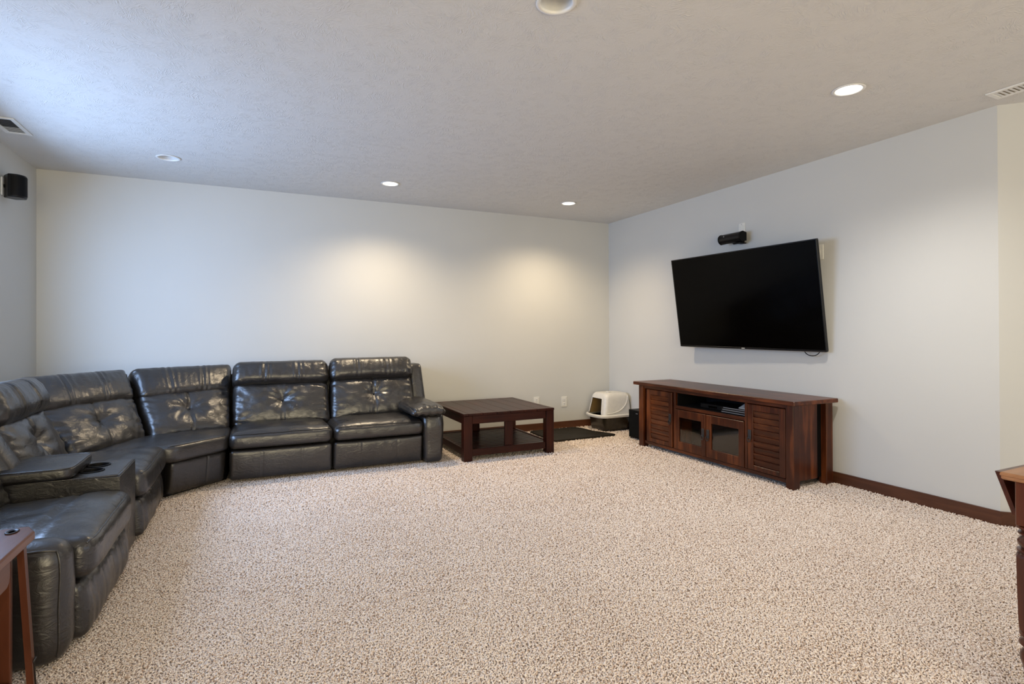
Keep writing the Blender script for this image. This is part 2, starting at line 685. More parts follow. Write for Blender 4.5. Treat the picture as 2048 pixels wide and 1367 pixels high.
V, Fc = prism([(XR, YC), (XR + T, YC + .062), (XR + T, YB + T), (XR, YB + T)], 0, H)
struct('wall_right', V, Fc, WALLM)
V, Fc = prism([(XR, YC), (XR2, 0.618), (XR2 + T, 0.68), (XR + T, YC + .062)], 0, H)
struct('wall_corner', V, Fc, WALLM)
FILL_WIN_R = (-2.2, -0.4, 0.85, 2.15)  # opening made up for the cool fill light
m = MB().box(XR2, XR2 + T, YR - T, FILL_WIN_R[0], 0, H).box(XR2, XR2 + T, FILL_WIN_R[1], 0.55, 0, H)
m.box(XR2, XR2 + T, FILL_WIN_R[0], FILL_WIN_R[1], 0, FILL_WIN_R[2]).box(XR2, XR2 + T, FILL_WIN_R[0], FILL_WIN_R[1], FILL_WIN_R[3], H)
V, Fc = prism([(XR2, 0.618), (XR2, 0.55), (XR2 + T, 0.55), (XR2 + T, 0.68)], 0, H)
m.add(V, Fc)
struct('wall_far_right', m.V, m.F, WALLM)
m = MB().box(2.1, XR2 + T, YR - T, YR, 0, H).box(XL - T, -1.5, YR - T, YR, 0, H).box(-1.5, 2.1, YR - T, YR, 2.34, H)  # wide opening made up for the warm rear fill light
struct('wall_rear', m.V, m.F, WALLM)


def window(name, y0, y1, z0, z1, axis, pos, panes=2):
    """frame and mullions; axis 'x': window in a wall of constant x."""
    fr = MB()
    d0, d1 = pos - .10, pos - .05
    w = .05

    def bx(a0, a1, c0, c1):
        if axis == 'x':
            fr.box(d0, d1, a0, a1, c0, c1, .004)
        else:
            fr.box(a0, a1, d0, d1, c0, c1, .004)
    bx(y0, y1, z0, z0 + w); bx(y0, y1, z1 - w, z1); bx(y0, y0 + w, z0, z1); bx(y1 - w, y1, z0, z1)
    for k in range(1, panes):
        c = y0 + (y1 - y0) * k / panes
        bx(c - .03, c + .03, z0, z1)
    o = fr.obj(name, TRIMW)
    o['kind'] = 'structure'
    return o


window('window_1', *WIN_L, 'x', XL)
window('added_window', *FILL_WIN_R, 'x', XR2 + T)  # added frame around the cool fill light, out of view

# baseboards
BB = 0.088
BT = 0.014


def board(name, poly, ax):
    V, Fc = prism(poly, 0, BB - .004)
    V2, F2 = prism([((a[0] * .0 + a[0]), a[1]) for a in poly], BB - .004, BB)
    n = len(V)
    return struct(name, V + V2, Fc + [tuple(i + n for i in f) for f in F2], BASEW[ax])


board('baseboard_back', [(XL, YB), (XL, YB - BT), (XR - BT, YB - BT), (XR, YB)], 'x')
board('baseboard_right', [(XR, YB), (XR - BT, YB - BT), (XR - BT, YC - .006), (XR, YC)], 'y')
board('baseboard_corner', [(XR, YC), (XR - BT, YC - .006), (XR2 - .01, 0.618 - .010), (XR2, 0.618)], 'x')
board('baseboard_left', [(XL, YB), (XL, YR), (XL + BT, YR), (XL + BT, YB - BT)], 'y')


# ------------------------------------------------------------------ carpet pile
def carpet_pile():
    s, c = math.sin(_yaw), math.cos(_yaw)
    pts = []
    for d0, d1, sp, sz in ((1.62, 2.5, .0076, 1.0), (2.5, 3.6, .0094, 1.14), (3.6, 5.2, .0135, 1.45), (5.2, 7.0, .021, 1.9)):
        hw = d1 * 0.97
        nx, nyy = int(2 * hw / sp), int((d1 - d0) / sp)
        gx, gy = np.meshgrid(np.arange(nx), np.arange(nyy))
        lat = -hw + (gx.ravel() + RNG.random(gx.size) * .95) * sp
        dep = d0 + (gy.ravel() + RNG.random(gx.size) * .95) * sp
        ok = np.abs(lat) < dep * 0.955 + .05
        lat, dep = lat[ok], dep[ok]
        X = lat * c + dep * s
        Y = -lat * s + dep * c
        ok = (X > XL + .03) & (X < XR - .02) & (Y < YB - .02)
        ok |= (X >= XR - .02) & (X + Y < XR + YC - .03) & (Y < YC)
        # hidden under the sofa and under the furniture bases
        ok &= ~((X < -.72) & (Y > 2.5)) & ~((X < 1.5) & (Y > 4.98)) & ~((X < -.55) & (Y > 4.9))
        ok &= ~((X > 3.66) & (Y > 2.86) & (Y < 4.5))
        ok &= ~((X > 2.9) & (X < 3.5) & (Y > 5.12) & (Y < 5.66))
        pts.append(np.stack([X[ok], Y[ok], np.full(ok.sum(), sz)], 1))
    P = np.concatenate(pts)
    n = len(P)
    ang = RNG.random(n) * 2 * np.pi
    L = (.0105 + RNG.random(n) * .0075) * P[:, 2]
    R = (.0019 + RNG.random(n) * .0009) * P[:, 2]
    lift = .004 + RNG.random(n) * .006
    bend = (RNG.random(n) - .5) * .9
    dx, dy = np.cos(ang), np.sin(ang)
    ex, ey = np.cos(ang + bend), np.sin(ang + bend)
    base = np.stack([P[:, 0] - dx * L * .5, P[:, 1] - dy * L * .5, np.full(n, -.004)], 1)
    mid = np.stack([P[:, 0], P[:, 1], lift], 1)
    tip = mid + np.stack([ex * L * .55, ey * L * .55, -lift * .25 + (RNG.random(n) - .5) * .003], 1)
    side0 = np.stack([-dy, dx, np.zeros(n)], 1)
    side1 = np.stack([-ey, ex, np.zeros(n)], 1)
    up = np.array([0, 0, 1.0])
    Rr = R[:, None]
    rings = []
    for ctr, sd, sc in ((base, side0, .8), (mid, (side0 + side1) * .5, 1.1), (tip, side1, .75)):
        rings.append(ctr + sd * Rr * sc)
        rings.append(ctr + up * Rr * sc * 1.2)
        rings.append(ctr - sd * Rr * sc)
    V = np.stack(rings, 1).reshape(-1, 3)          # 9 verts a tuft
    quads = np.array([[0, 1, 4, 3], [1, 2, 5, 4], [3, 4, 7, 6], [4, 5, 8, 7]])
    tri = np.array([[6, 7, 8]])
    off = (np.arange(n) * 9)[:, None, None]
    q = (quads[None] + off).reshape(-1, 4)
    t = (tri[None] + off).reshape(-1, 3)
    me = bpy.data.meshes.new('carpet_pile')
    me.vertices.add(len(V))
    me.vertices.foreach_set('co', V.astype(np.float32).ravel())
    nl = q.size + t.size
    me.loops.add(nl)
    me.loops.foreach_set('vertex_index', np.concatenate([q.ravel(), t.ravel()]).astype(np.int32))
    me.polygons.add(len(q) + len(t))
    ls = np.concatenate([np.arange(len(q)) * 4, q.size + np.arange(len(t)) * 3]).astype(np.int32)
    me.polygons.foreach_set('loop_start', ls)
    me.update(calc_edges=True)
    me.shade_smooth()
    me.materials.append(PILEM)
    o = bpy.data.objects.new('carpet_pile', me)
    C.objects.link(o)
    o['kind'] = 'stuff'
    o['label'] = 'beige and tan twisted carpet yarn'
    o.parent = FLOOR
    o.location = (-1.5, -1.2, 0)
    print('tufts', n)


carpet_pile()


# ------------------------------------------------------------------ recessed lights
def can_light(cx, cy, on, label, watts=0, col=(1, 1, 1)):
    e = empty('recessed_light', (cx, cy, H), label, 'ceiling light', 'recessed ceiling lights')
    V, Fc = lathe_geo([(.071, H + .001), (.082, H - .001), (.084, H - .004), (.082, H - .0065), (.070, H - .007), (.066, H - .004), (.065, H + .004)], cx, cy, 40, cap=False)
    mesh_obj('trim_ring', V, Fc, TRIMW, e, smooth=True, angle=50)
    V, Fc = lathe_geo([(.068, H + .0), (.066, H + .03), (.060, H + .085), (.050, H + .12), (.001, H + .12)], cx, cy, 40, cap=False)
    mesh_obj('reflector', V, Fc, TRIMW, e, smooth=True)
    if on:
        V, Fc = lathe_geo([(.0645, H + .004), (.060, H - .002), (.035, H - .005), (.001, H - .006)], cx, cy, 40, cap=False)
        mesh_obj('lamp_lens', V, Fc, LAMPM, e, smooth=True, label='glowing white lens')
        l = bpy.data.lights.new('can_lamp', 'SPOT')
        l.energy = watts
        l.color = col
        l.spot_size = math.radians(146)
        l.spot_blend = 1.0
        l.shadow_soft_size = 0.055
        lo = bpy.data.objects.new('can_lamp', l)
        C.objects.link(lo)
        lo.parent = e
        lo.location = (0, 0, -.07)
    else:
        V, Fc = lathe_geo([(.022, H + .12), (.026, H + .10), (.045, H + .075), (.047, H + .062), (.040, H + .056), (.001, H + .054)], cx, cy, 32, cap=False)
        mesh_obj('bulb', V, Fc, VENTG, e, smooth=True, label='unlit lamp face')


ON_L = ['lit recessed light near the back wall, left of the two lit there',
        'lit recessed light near the back right corner of the ceiling',
        'lit recessed light on the right, in front of the television wall',
        'added lit recessed light behind the view, a fill light']
for i, (x, y, wt, co) in enumerate(CANS_ON):
    can_light(x, y, True, ON_L[i], wt, co)
OFF_L = ['unlit white recessed light in the ceiling above the sofa corner',
         'unlit white recessed light cut by the top edge of the photo',
         'unlit white recessed light in the ceiling above the near sofa seat']
for i, (x, y) in enumerate(CANS_OFF):
    can_light(x, y, False, OFF_L[i])


# ------------------------------------------------------------------ ceiling vents
def vent(x0, x1, y0, y1, label, slat_axis, dark_half=None, nsl=12, shade_mat=None):
    e = empty('ceiling_vent', ((x0 + x1) / 2, (y0 + y1) / 2, H), label, 'vent')
    b = .026
    z1, z0 = H - .0005, H - .008
    m = MB()
    m.box(x0, x1, y0, y0 + b, z0, z1, .002).box(x0, x1, y1 - b, y1, z0, z1, .002)
    m.box(x0, x0 + b, y0 + b, y1 - b, z0, z1, .002).box(x1 - b, x1, y0 + b, y1 - b, z0, z1, .002)
    m.obj('vent_frame', TRIMW, e)
    box('vent_shade_plate', x0 + b, x1 - b, y0 + b, y1 - b, H - .0015, H - .0005, shade_mat or DARKV, e, b=0)  # flat plate, its tone stands for shade behind the slats
    if slat_axis == 'x':
        for k in range(nsl):
            yy = y0 + b + (y1 - y0 - 2 * b) * (k + .5) / nsl
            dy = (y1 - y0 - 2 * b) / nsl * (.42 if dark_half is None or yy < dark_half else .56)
            V = [(x0 + b, yy - dy, z0 + .001), (x1 - b, yy - dy, z0 + .001), (x1 - b, yy + dy, z1 - .002), (x0 + b, yy + dy, z1 - .002),
                 (x0 + b, yy - dy, z0), (x1 - b, yy - dy, z0), (x1 - b, yy + dy, z1 - .003), (x0 + b, yy + dy, z1 - .003)]
            mesh_obj('slat', V, [(0, 1, 2, 3), (4, 7, 6, 5), (0, 4, 5, 1), (3, 2, 6, 7), (0, 3, 7, 4), (1, 5, 6, 2)],
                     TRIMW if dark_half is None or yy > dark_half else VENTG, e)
    else:
        for k in range(nsl):
            xx = x0 + b + (x1 - x0 - 2 * b) * (k + .5) / nsl
            dx = (x1 - x0 - 2 * b) / nsl * .42
            V = [(xx - dx, y0 + b, z0 + .001), (xx - dx, y1 - b, z0 + .001), (xx + dx, y1 - b, z1 - .002), (xx + dx, y0 + b, z1 - .002),
                 (xx - dx, y0 + b, z0), (xx - dx, y1 - b, z0), (xx + dx, y1 - b, z1 - .003), (xx + dx, y0 + b, z1 - .003)]
            mesh_obj('slat', V, [(0, 1, 2, 3), (4, 7, 6, 5), (0, 4, 5, 1), (3, 2, 6, 7), (0, 3, 7, 4), (1, 5, 6, 2)], TRIMW, e)


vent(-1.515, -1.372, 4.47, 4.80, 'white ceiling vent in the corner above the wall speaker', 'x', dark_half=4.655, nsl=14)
vent(3.815, 3.955, 1.33, 1.695, 'white ceiling vent above the outside wall corner at right', 'x', nsl=14, shade_mat=plain('vent_shade', (0.42, 0.38, 0.32), 0.7))


# ------------------------------------------------------------------ sectional sofa
SOFA = empty('sectional_sofa', (-.35, 4.95, 0), 'charcoal leather reclining sectional sofa wrapped around the left corner', 'sofa')


def frame_right(xc):
    return Matrix.Translation((xc, 4.74, 0))


def frame_left(yc, x0=-.575):
    # local x -> +Y, local y -> -X : the seat faces +X
    return Matrix(((0, -1, 0, x0), (1, 0, 0, yc), (0, 0, 1, 0), (0, 0, 0, 1)))


def tuft_height(x, h, W, Hh, seed, depth=.060):
    """outward relief of a tufted back cushion; x from the middle, h from the bottom (metres)."""
    u = 2 * x / W
    v = 2 * h / Hh - 1
    puff = .050 * (1 - abs(u) ** 2.6) * (1 - abs(v) ** 2.6)
    bx, bh = 0.0, .56 * Hh
    dx, dh = x - bx, h - bh
    rr = math.hypot(dx, dh)
    th = math.atan2(dh, dx)
    pit = -depth * math.exp(-(rr / .075) ** 1.25)
    folds = .0095 * (.25 + .75 * abs(noise.noise(Vector((math.cos(th) * 1.3 + seed, math.sin(th) * 1.3, seed)))) * 1.6) * math.sin(8 * th + seed + 1.5 * noise.noise(Vector((seed, rr * 9, th)))) * math.exp(-((rr - .075) / .065) ** 2)
    seam = -.0110 * math.exp(-(dx / .0065) ** 2) * (1 - .4 * math.exp(-(rr / .05) ** 2))
    p = Vector((x, h, 0))
    wr = .0060 * noise.noise(Vector((x * 7 + seed, h * 13, seed))) + .0035 * noise.noise(Vector((x * 22 + seed, h * 18 - seed, 1)))
    # drag lines fanning in from the side seams
    edge = smooth01((abs(u) - .55) / .4)
    drag = .0045 * edge * math.sin(h * 95 + 22 * dx + 6 * noise.noise(Vector((x * 6, h * 8, seed))))
    return puff + pit + folds + seam + wr + drag


def roll_height(x, h, W, Hh, seed):
    u = 2 * x / W
    v = 2 * h / Hh - 1
    puff = .022 * (1 - abs(u) ** 4) * (1 - v * v)
    s = 0
    for sx in (-.17 * W, .17 * W):
        s -= .006 * math.exp(-((x - sx) / .007) ** 2)
        s += .004 * math.sin((x - sx) * 150) * math.exp(-((x - sx) / .05) ** 2)
    edge = smooth01((abs(u) - .72) / .25)
    gather = .005 * edge * math.sin(h * 120 + 5 * noise.noise(Vector((x * 9, h * 7, seed))))
    wr = .0045 * noise.noise(Vector((x * 9 + seed, h * 11, seed * 2))) + .0030 * noise.noise(Vector((x * 30, h * 14, seed)))
    return puff + s + gather + wr


def hex_cushion(name, BL, BR, TL, TR, thick, r, relief, seed, parent, nx=80, nh=44, nt=8):
    """cushion whose front face has the four given world corners; thick goes backwards."""
    BL, BR, TL, TR = map(Vector, (BL, BR, TL, TR))
    W = ((BR - BL).length + (TR - TL).length) / 2
    Hh = ((TL - BL).length + (TR - BR).length) / 2
    nrm = ((BR - BL) + (TR - TL)).cross((TL - BL) + (TR - BR)).normalized()   # toward the sitter

    def place(p):
        fx, fh = p.x / W + .5, p.y / Hh + .5
        a = BL.lerp(BR, fx)
        b = TL.lerp(TR, fx)
        return a.lerp(b, fh) + nrm * (p.z - thick / 2)

    def fn(p, n, uvw):
        k = smooth01(n.z) if abs(n.z) > .05 else 0
        if uvw[2] > .9:
            k = max(k, smooth01((n.z if n.length > .5 else 1.0)))
        rel = relief(p.x, p.y + Hh / 2, W, Hh, seed)
        q = Vector(p)
        q.z += rel * (1.0 if (n.length < .5 and uvw[2] > .9) else k)
        # soft sides
        q.x += .004 * wrinkle(p, 14, seed) * (1 - abs(n.z))
        q.y += .006 * wrinkle(p, 10, seed + 5) * (1 - abs(n.z))
        return place(q)
    V, Fc, idx = soft_box(W / 2, Hh / 2, thick / 2, r, nx, nh, nt, fn)
    o = mesh_obj(name, V, Fc, LEATHER, parent, smooth=True)
    return o, place, W, Hh


def unit_pts(M, pts):
    return [M @ Vector(p) for p in pts]


def back_unit(M, W, seed, dz=0.0, up=0.0):
    hw = W / 2 + .002
    a = math.radians(22)
    y0, z0, hh = .43, .375 + dz, .405
    y1, z1 = y0 + hh * math.sin(a), z0 + hh * math.cos(a)
    ins = .012
    o, pl, w, h = hex_cushion('back_cushion', *unit_pts(M, [(-hw, y0, z0), (hw, y0, z0), (-hw + ins, y1, z1), (hw - ins, y1, z1)]),
                              .20, .055, tuft_height, seed, SOFA)
    V, Fc = lathe_geo([(.001, 0), (.007, .001), (.009, .004), (.007, .007), (.001, .008)], 0, 0, 12, cap=False)
    c = pl(Vector((0, .06 * h, .10 + .050 - .060)))
    c2 = pl(Vector((0, .06 * h, .10 + .2)))
    q = (c2 - c).normalized().to_track_quat('Z', 'Y').to_matrix()
    mesh_obj('tuft_button', [c + q @ Vector(v) for v in V], Fc, LEATHER_DARK, o, smooth=True)
    a2 = math.radians(27)
    hy, hz, h2 = .512, .745 + dz, .222 + up
    hy1, hz1 = hy + h2 * math.sin(a2), hz + h2 * math.cos(a2)
    hex_cushion('headrest', *unit_pts(M, [(-hw - .002, hy, hz), (hw + .002, hy, hz), (-hw + ins, hy1, hz1), (hw - ins, hy1, hz1)]),
                .19, .062, roll_height, seed + 3, SOFA, nx=100, nh=20, nt=12)


def seat_cushion(M, W, seed, z0=.275, z1=.400, depth=.60, crown=.035, chevron=False):
    hw = W / 2 - .003
    a, b, c = hw, depth / 2, (z1 - z0) / 2
    zc = (z0 + z1) / 2

    def fn(p, n, uvw):
        q = Vector(p)
        u, v, w = uvw
        if w > .5:
            k = smooth01(n.z) if n.length > .5 else 1.0
            q.z += k * (crown * (1 - abs(u) ** 4) * (1 - abs(v) ** 5) + .005 * wrinkle(p, 9, seed) + .003 * wrinkle(p, 28, seed))
            # cross seam between front roll and seat panel
            yy = p.y + b - .19
            if chevron:
                yy -= .22 * max(0, abs(p.x) - .10) * 0 
            q.z -= k * .010 * math.exp(-(yy / .010) ** 2)
            q.z -= k * .012 * smooth01(yy / .08)
        if v < -.5:
            k = smooth01(-n.y) if n.length > .5 else 1.0
            q.y -= k * (.018 * (1 - abs(u) ** 6) + .0035 * wrinkle(p, 18, seed))
        q.x += .0035 * wrinkle(p, 12, seed) * abs(n.x)
        return M @ (q + Vector((0, b - .015, zc)))
    V, Fc, idx = soft_box(a, b, c, .045, 40, 34, 12, fn)
    o = mesh_obj('seat_cushion', V, Fc, LEATHER, SOFA, smooth=True)
    # piping along the front top edge: rim row of the grid
    nz = 12
    P = []
    for i in range(2, 39):
        P.append(Vector(V[idx[(i, 1, nz)]]) + Vector((0, 0, .0015)))
    tube('piping', P, .0032, LEATHER_DARK if M[0][0] > .5 else LEATHER, o, n=6)
    return o


def footrest(M, W, seed, z0=.030, z1=.268, seams=(-.19, .19), wr=1.0, bulge=.014):
    hw = W / 2 - .004
    a, b, c = hw, .045, (z1 - z0) / 2

    def fn(p, n, uvw):
        q = Vector(p)
        u, v, w = uvw
        if v < -.5:
            k = smooth01(-n.y) if n.length > .5 else 1.0
            d = bulge * (1 - abs(u) ** 5) * (1 - w * w) + wr * (.0035 * noise.noise(Vector((p.x * 26 + seed, p.z * 5, seed))) + .003 * wrinkle(p, 8, seed))
            for s in seams:
                d -= .0060 * math.exp(-((p.x - s * W) / .0048) ** 2)
            q.y -= k * d
        q.y += .030 * (1 - w) / 2 if M[0][0] > .5 else .014 * (1 + w) / 2 - .010
        return M @ (q + Vector((0, .050, (z0 + z1) / 2)))
    V, Fc, idx = soft_box(a, b, c, .03, 110, 6, 16, fn)
    return mesh_obj('footrest_panel', V, Fc, LEATHER, SOFA, smooth=True)


def seat_unit(M, W, seed, dz=0.0, wr=1.0, Mb=None, Wb=None, zs=.275):
    seat_cushion(M, W, seed, z0=zs, chevron=True)
    footrest(M, W, seed, wr=wr, z1=zs - .007, bulge=.014 if zs > .26 else .024)
    back_unit(Mb or M, Wb or W, seed, dz)


# right run: two recliners facing the room
seat_unit(frame_right(.207), .770, 1.3, wr=.35, Mb=frame_right(.228), Wb=.802)
seat_unit(frame_right(.980), .772, 4.1, dz=.014, wr=.35, Mb=frame_right(1.024), Wb=.788)
# left run: near recliner, and the one behind the console
seat_unit(frame_left(2.935), .750, 7.7, wr=1.8, zs=.250)
seat_unit(frame_left(4.085), .775, 9.2, wr=1.8, zs=.250, Mb=frame_left(3.862), Wb=.70)

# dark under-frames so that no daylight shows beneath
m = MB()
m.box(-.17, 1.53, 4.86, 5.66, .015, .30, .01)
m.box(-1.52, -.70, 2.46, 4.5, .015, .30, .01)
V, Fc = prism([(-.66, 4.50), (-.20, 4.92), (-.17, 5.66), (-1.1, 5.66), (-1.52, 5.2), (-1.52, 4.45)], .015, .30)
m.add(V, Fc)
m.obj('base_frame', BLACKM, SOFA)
# back shells
m = MB()
V, Fc = soft_box(.86, .08, .27, .04, 20, 6, 10, lambda p, n, u: Vector((p.x + .68, p.y + 5.59 + .10 * u[2] * .5, p.z + .58)))[:2]
mesh_obj('back_shell', V, Fc, LEATHER, SOFA, smooth=True)
V, Fc = soft_box(.08, 1.02, .27, .04, 6, 20, 10, lambda p, n, u: Vector((p.x - 1.34 - .10 * u[2] * .5, p.y + 3.48, p.z + .58)))[:2]
mesh_obj('back_shell', V, Fc, LEATHER, SOFA, smooth=True)
V, Fc = prism([(-1.46, 4.42), (-.96, 5.235), (-.165, 5.60), (-.165, 5.69), (-1.02, 5.48), (-1.56, 4.5)], .28, .80)
mesh_obj('back_shell', V, Fc, LEATHER, SOFA)
# outer wing of the right end back
V, Fc = soft_box(.066, .10, .30, .030, 8, 8, 14, lambda p, n, u: Vector((p.x * (1 - .06 * u[2]) + 1.468 - .012 * u[2], p.y + 5.38 + .085 * u[2], p.z + .562)))[:2]
mesh_obj('back_wing', V, Fc, LEATHER, SOFA, smooth=True)


# corner wedge
def rounded_outline(poly, r, n=5):
    out = []
    N = len(poly)
    for i in range(N):
        p0, p1, p2 = Vector(poly[i - 1]), Vector(poly[i]), Vector(poly[(i + 1) % N])
        d0, d2 = (p0 - p1), (p2 - p1)
        rr = min(r, d0.length * .45, d2.length * .45)
        a, b = p1 + d0.normalized() * rr, p1 + d2.normalized() * rr
        for k in range(n + 1):
            t = k / n
            out.append((1 - t) ** 2 * a + 2 * t * (1 - t) * p1 + t * t * b)
    # resample evenly
    res = []
    M_ = len(out)
    for i in range(M_):
        a, b = out[i], out[(i + 1) % M_]
        L = (b - a).length
        k = max(1, int(L / .03))
        for j in range(k):
            res.append(a.lerp(b, j / k))
    return res


def slab_cushion(poly, z0, z1, r=.03, corner=.04, crown=.03, seed=0.0, amp=.004, rings=7):
    """pillow with a polygonal plan"""
    O = rounded_outline(poly, corner)
    N = len(O)
    cen = sum(O, Vector((0, 0))) / N
    V, Fc = [], []
    prof = []
    for k in range(5):                      # bottom edge
        t = math.pi / 2 * k / 4
        prof.append((r * (1 - math.sin(t)), z0 + r * (1 - math.cos(t))))
    for k in range(6):
        t = math.pi / 2 * k / 5
        prof.append((r * (1 - math.cos(t)), z1 - r + r * math.sin(t)))
    for ins, z in prof:
        for p in O:
            d = (cen - p)
            q = p + d.normalized() * ins
            w = amp * wrinkle(Vector((q.x, q.y, z)), 14, seed)
            V.append(Vector((q.x + d.normalized().x * w, q.y + d.normalized().y * w, z)))
    for k in range(1, rings + 1):
        s = k / (rings + 1)
        for p in O:
            d = (cen - p)
            q0 = p + d.normalized() * r
            q = q0.lerp(cen, s)
            V.append(Vector((q.x, q.y, z1 + crown * (1 - (1 - s) ** 2) + amp * wrinkle(Vector((q.x, q.y, z1)), 10, seed) + amp * .6 * wrinkle(Vector((q.x, q.y, z1)), 30, seed))))
    nr = len(prof) + rings
    for i in range(nr - 1):
        for k in range(N):
            k2 = (k + 1) % N
            Fc.append((i * N + k, i * N + k2, (i + 1) * N + k2, (i + 1) * N + k))
    V.append(Vector((cen.x, cen.y, z1 + crown)))
    for k in range(N):
        Fc.append(((nr - 1) * N + k, (nr - 1) * N + (k + 1) % N, len(V) - 1))
    Fc.append(tuple(range(N))[::-1])
    ridge = [Vector(V[8 * N + k]) for k in range(N)]
    return V, Fc, ridge


WEDGE = [(-.505, 4.455), (-.178, 4.745), (-.172, 5.20), (-.70, 5.08), (-1.12, 4.72), (-1.05, 4.475)]
V, Fc, ridge = slab_cushion(WEDGE, .272, .395, .034, .05, .022, 3.0)
w_seat = mesh_obj('seat_cushion', V, Fc, LEATHER, SOFA, smooth=True)
P = [p + Vector((0, 0, .002)) for p in ridge if (p.y < 4.80 and p.x > -.55 and (p.y - 4.455) < (p.x + .56) * .95)]
P.sort(key=lambda p: p.x)
tube('piping', P, .003, LEATHER, w_seat, n=6)
# wedge front panel
ang = math.atan2(4.79 - 4.50, -.185 + .525)
Mw = Matrix.Translation((-.352, 4.655, 0)) @ Matrix.Rotation(ang, 4, 'Z')
footrest(Mw, .46, 12.0, seams=(.13,), wr=.5, bulge=.004)

# wedge backs (front-face corners in room coordinates)
A = dict(BL=(-1.04, 4.37, .385), BR=(-.705, 4.86, .385), TL=(-1.28, 4.47, .715), TR=(-.835, 5.085, .715))
B = dict(BL=(-.695, 4.865, .385), BR=(-.172, 5.10, .385), TL=(-.825, 5.10, .715), TR=(-.178, 5.43, .715))
for D_, sd in ((A, 15.0), (B, 18.5)):
    o, pl, w, h = hex_cushion('back_cushion', D_['BL'], D_['BR'], D_['TL'], D_['TR'], .18, .05, tuft_height, sd, SOFA)
    V, Fc = lathe_geo([(.001, 0), (.007, .001), (.009, .004), (.007, .007), (.001, .008)], 0, 0, 12, cap=False)
    c = pl(Vector((0, .06 * h, .09 + .050 - .060)))
    c2 = pl(Vector((0, .06 * h, .29)))
    q = (c2 - c).normalized().to_track_quat('Z', 'Y').to_matrix()
    mesh_obj('tuft_button', [c + q @ Vector(v) for v in V], Fc, LEATHER_DARK, o, smooth=True)
hex_cushion('headrest', (-1.24, 4.42, .690), (-.80, 5.035, .690), (-1.385, 4.53, .918), (-.905, 5.215, .918), .17, .062, roll_height, 21.0, SOFA, nx=100, nh=20, nt=12)
hex_cushion('headrest', (-.79, 5.045, .690), (-.170, 5.375, .690), (-.895, 5.225, .918), (-.166, 5.565, .918), .17, .062, roll_height, 24.0, SOFA, nx=100, nh=20, nt=12)

# right armrest
def arm_fn(cx, cy, cz, flare=0.0):
    def fn(p, n, u):
        q = Vector(p)
        q += Vector((.003 * wrinkle(p, 12, cx), .006 * wrinkle(p, 9, cy), .004 * wrinkle(p, 11, 1)))
        # belly of the front post
        if u[1] < -.5:
            q.y += .030 * smooth01((u[2] - .45) / .55) + .026 * (1 - u[2]) / 2
        q.x *= 1 + .06 * math.sin((u[2] + .2) * 2.2)
        return q + Vector((cx, cy, cz))
    return fn


V, Fc, _i = soft_box(.090, .44, .221, .045, 10, 26, 18, arm_fn(1.452, 5.14, .236))
arm = mesh_obj('armrest', V, Fc, LEATHER, SOFA, smooth=True)


def pad_fn(p, n, u):
    q = Vector(p)
    s = (u[1] + 1) / 2                      # 0 front .. 1 back
    q.z += .024 * (1 - u[0] ** 2) * (1 if u[2] > 0 else .2)
    # thin, drooping front lip with drag wrinkles
    f = 1 - smooth01(s / .42)
    q.z -= .020 * f * (u[2] + 1) / 2 - .004 * f
    q.z += .0060 * math.sin(u[0] * 15 + 5 * u[1]) * f * (1 if u[1] < -.3 else 0)
    q.z += .005 * wrinkle(p, 14, 3.3)
    q.x -= .020 * f * 0
    return q + Vector((1.395, 5.02, .478))


V, Fc, _i = soft_box(.158, .365, .046, .06, 26, 34, 10, pad_fn)
pad = mesh_obj('arm_pad', V, Fc, LEATHER, arm, smooth=True)

# near armrest (left run), a rounded block with piping around its outer side
def near_arm(p, n, u):
    q = Vector(p)
    q += Vector((.004 * wrinkle(p, 9, 2), .002 * wrinkle(p, 12, 4), .003 * wrinkle(p, 9, 8)))
    return q + Vector((-1.085, 2.487, .232))


V, Fc, idx = soft_box(.49, .084, .217, .075, 34, 12, 22, near_arm)
narm = mesh_obj('armrest', V, Fc, LEATHER, SOFA, smooth=True)
P = []
for k in range(1, 22):
    P.append(Vector(V[idx[(33, 0, k)]]))
top = [Vector(V[idx[(i, 0, 21)]]) for i in range(33, 1, -1)]
tube('piping', [p + Vector((0, -.001, 0)) for p in P + top], .0042, LEATHER, narm, n=6)
V, Fc, _i = soft_box(.26, .10, .035, .04, 22, 14, 8, lambda p, n, u: Vector((p.x - 1.19, p.y + 2.50, p.z + .475 + .012 * (1 - u[1] ** 2))))
mesh_obj('arm_pad', V, Fc, LEATHER, narm, smooth=True)

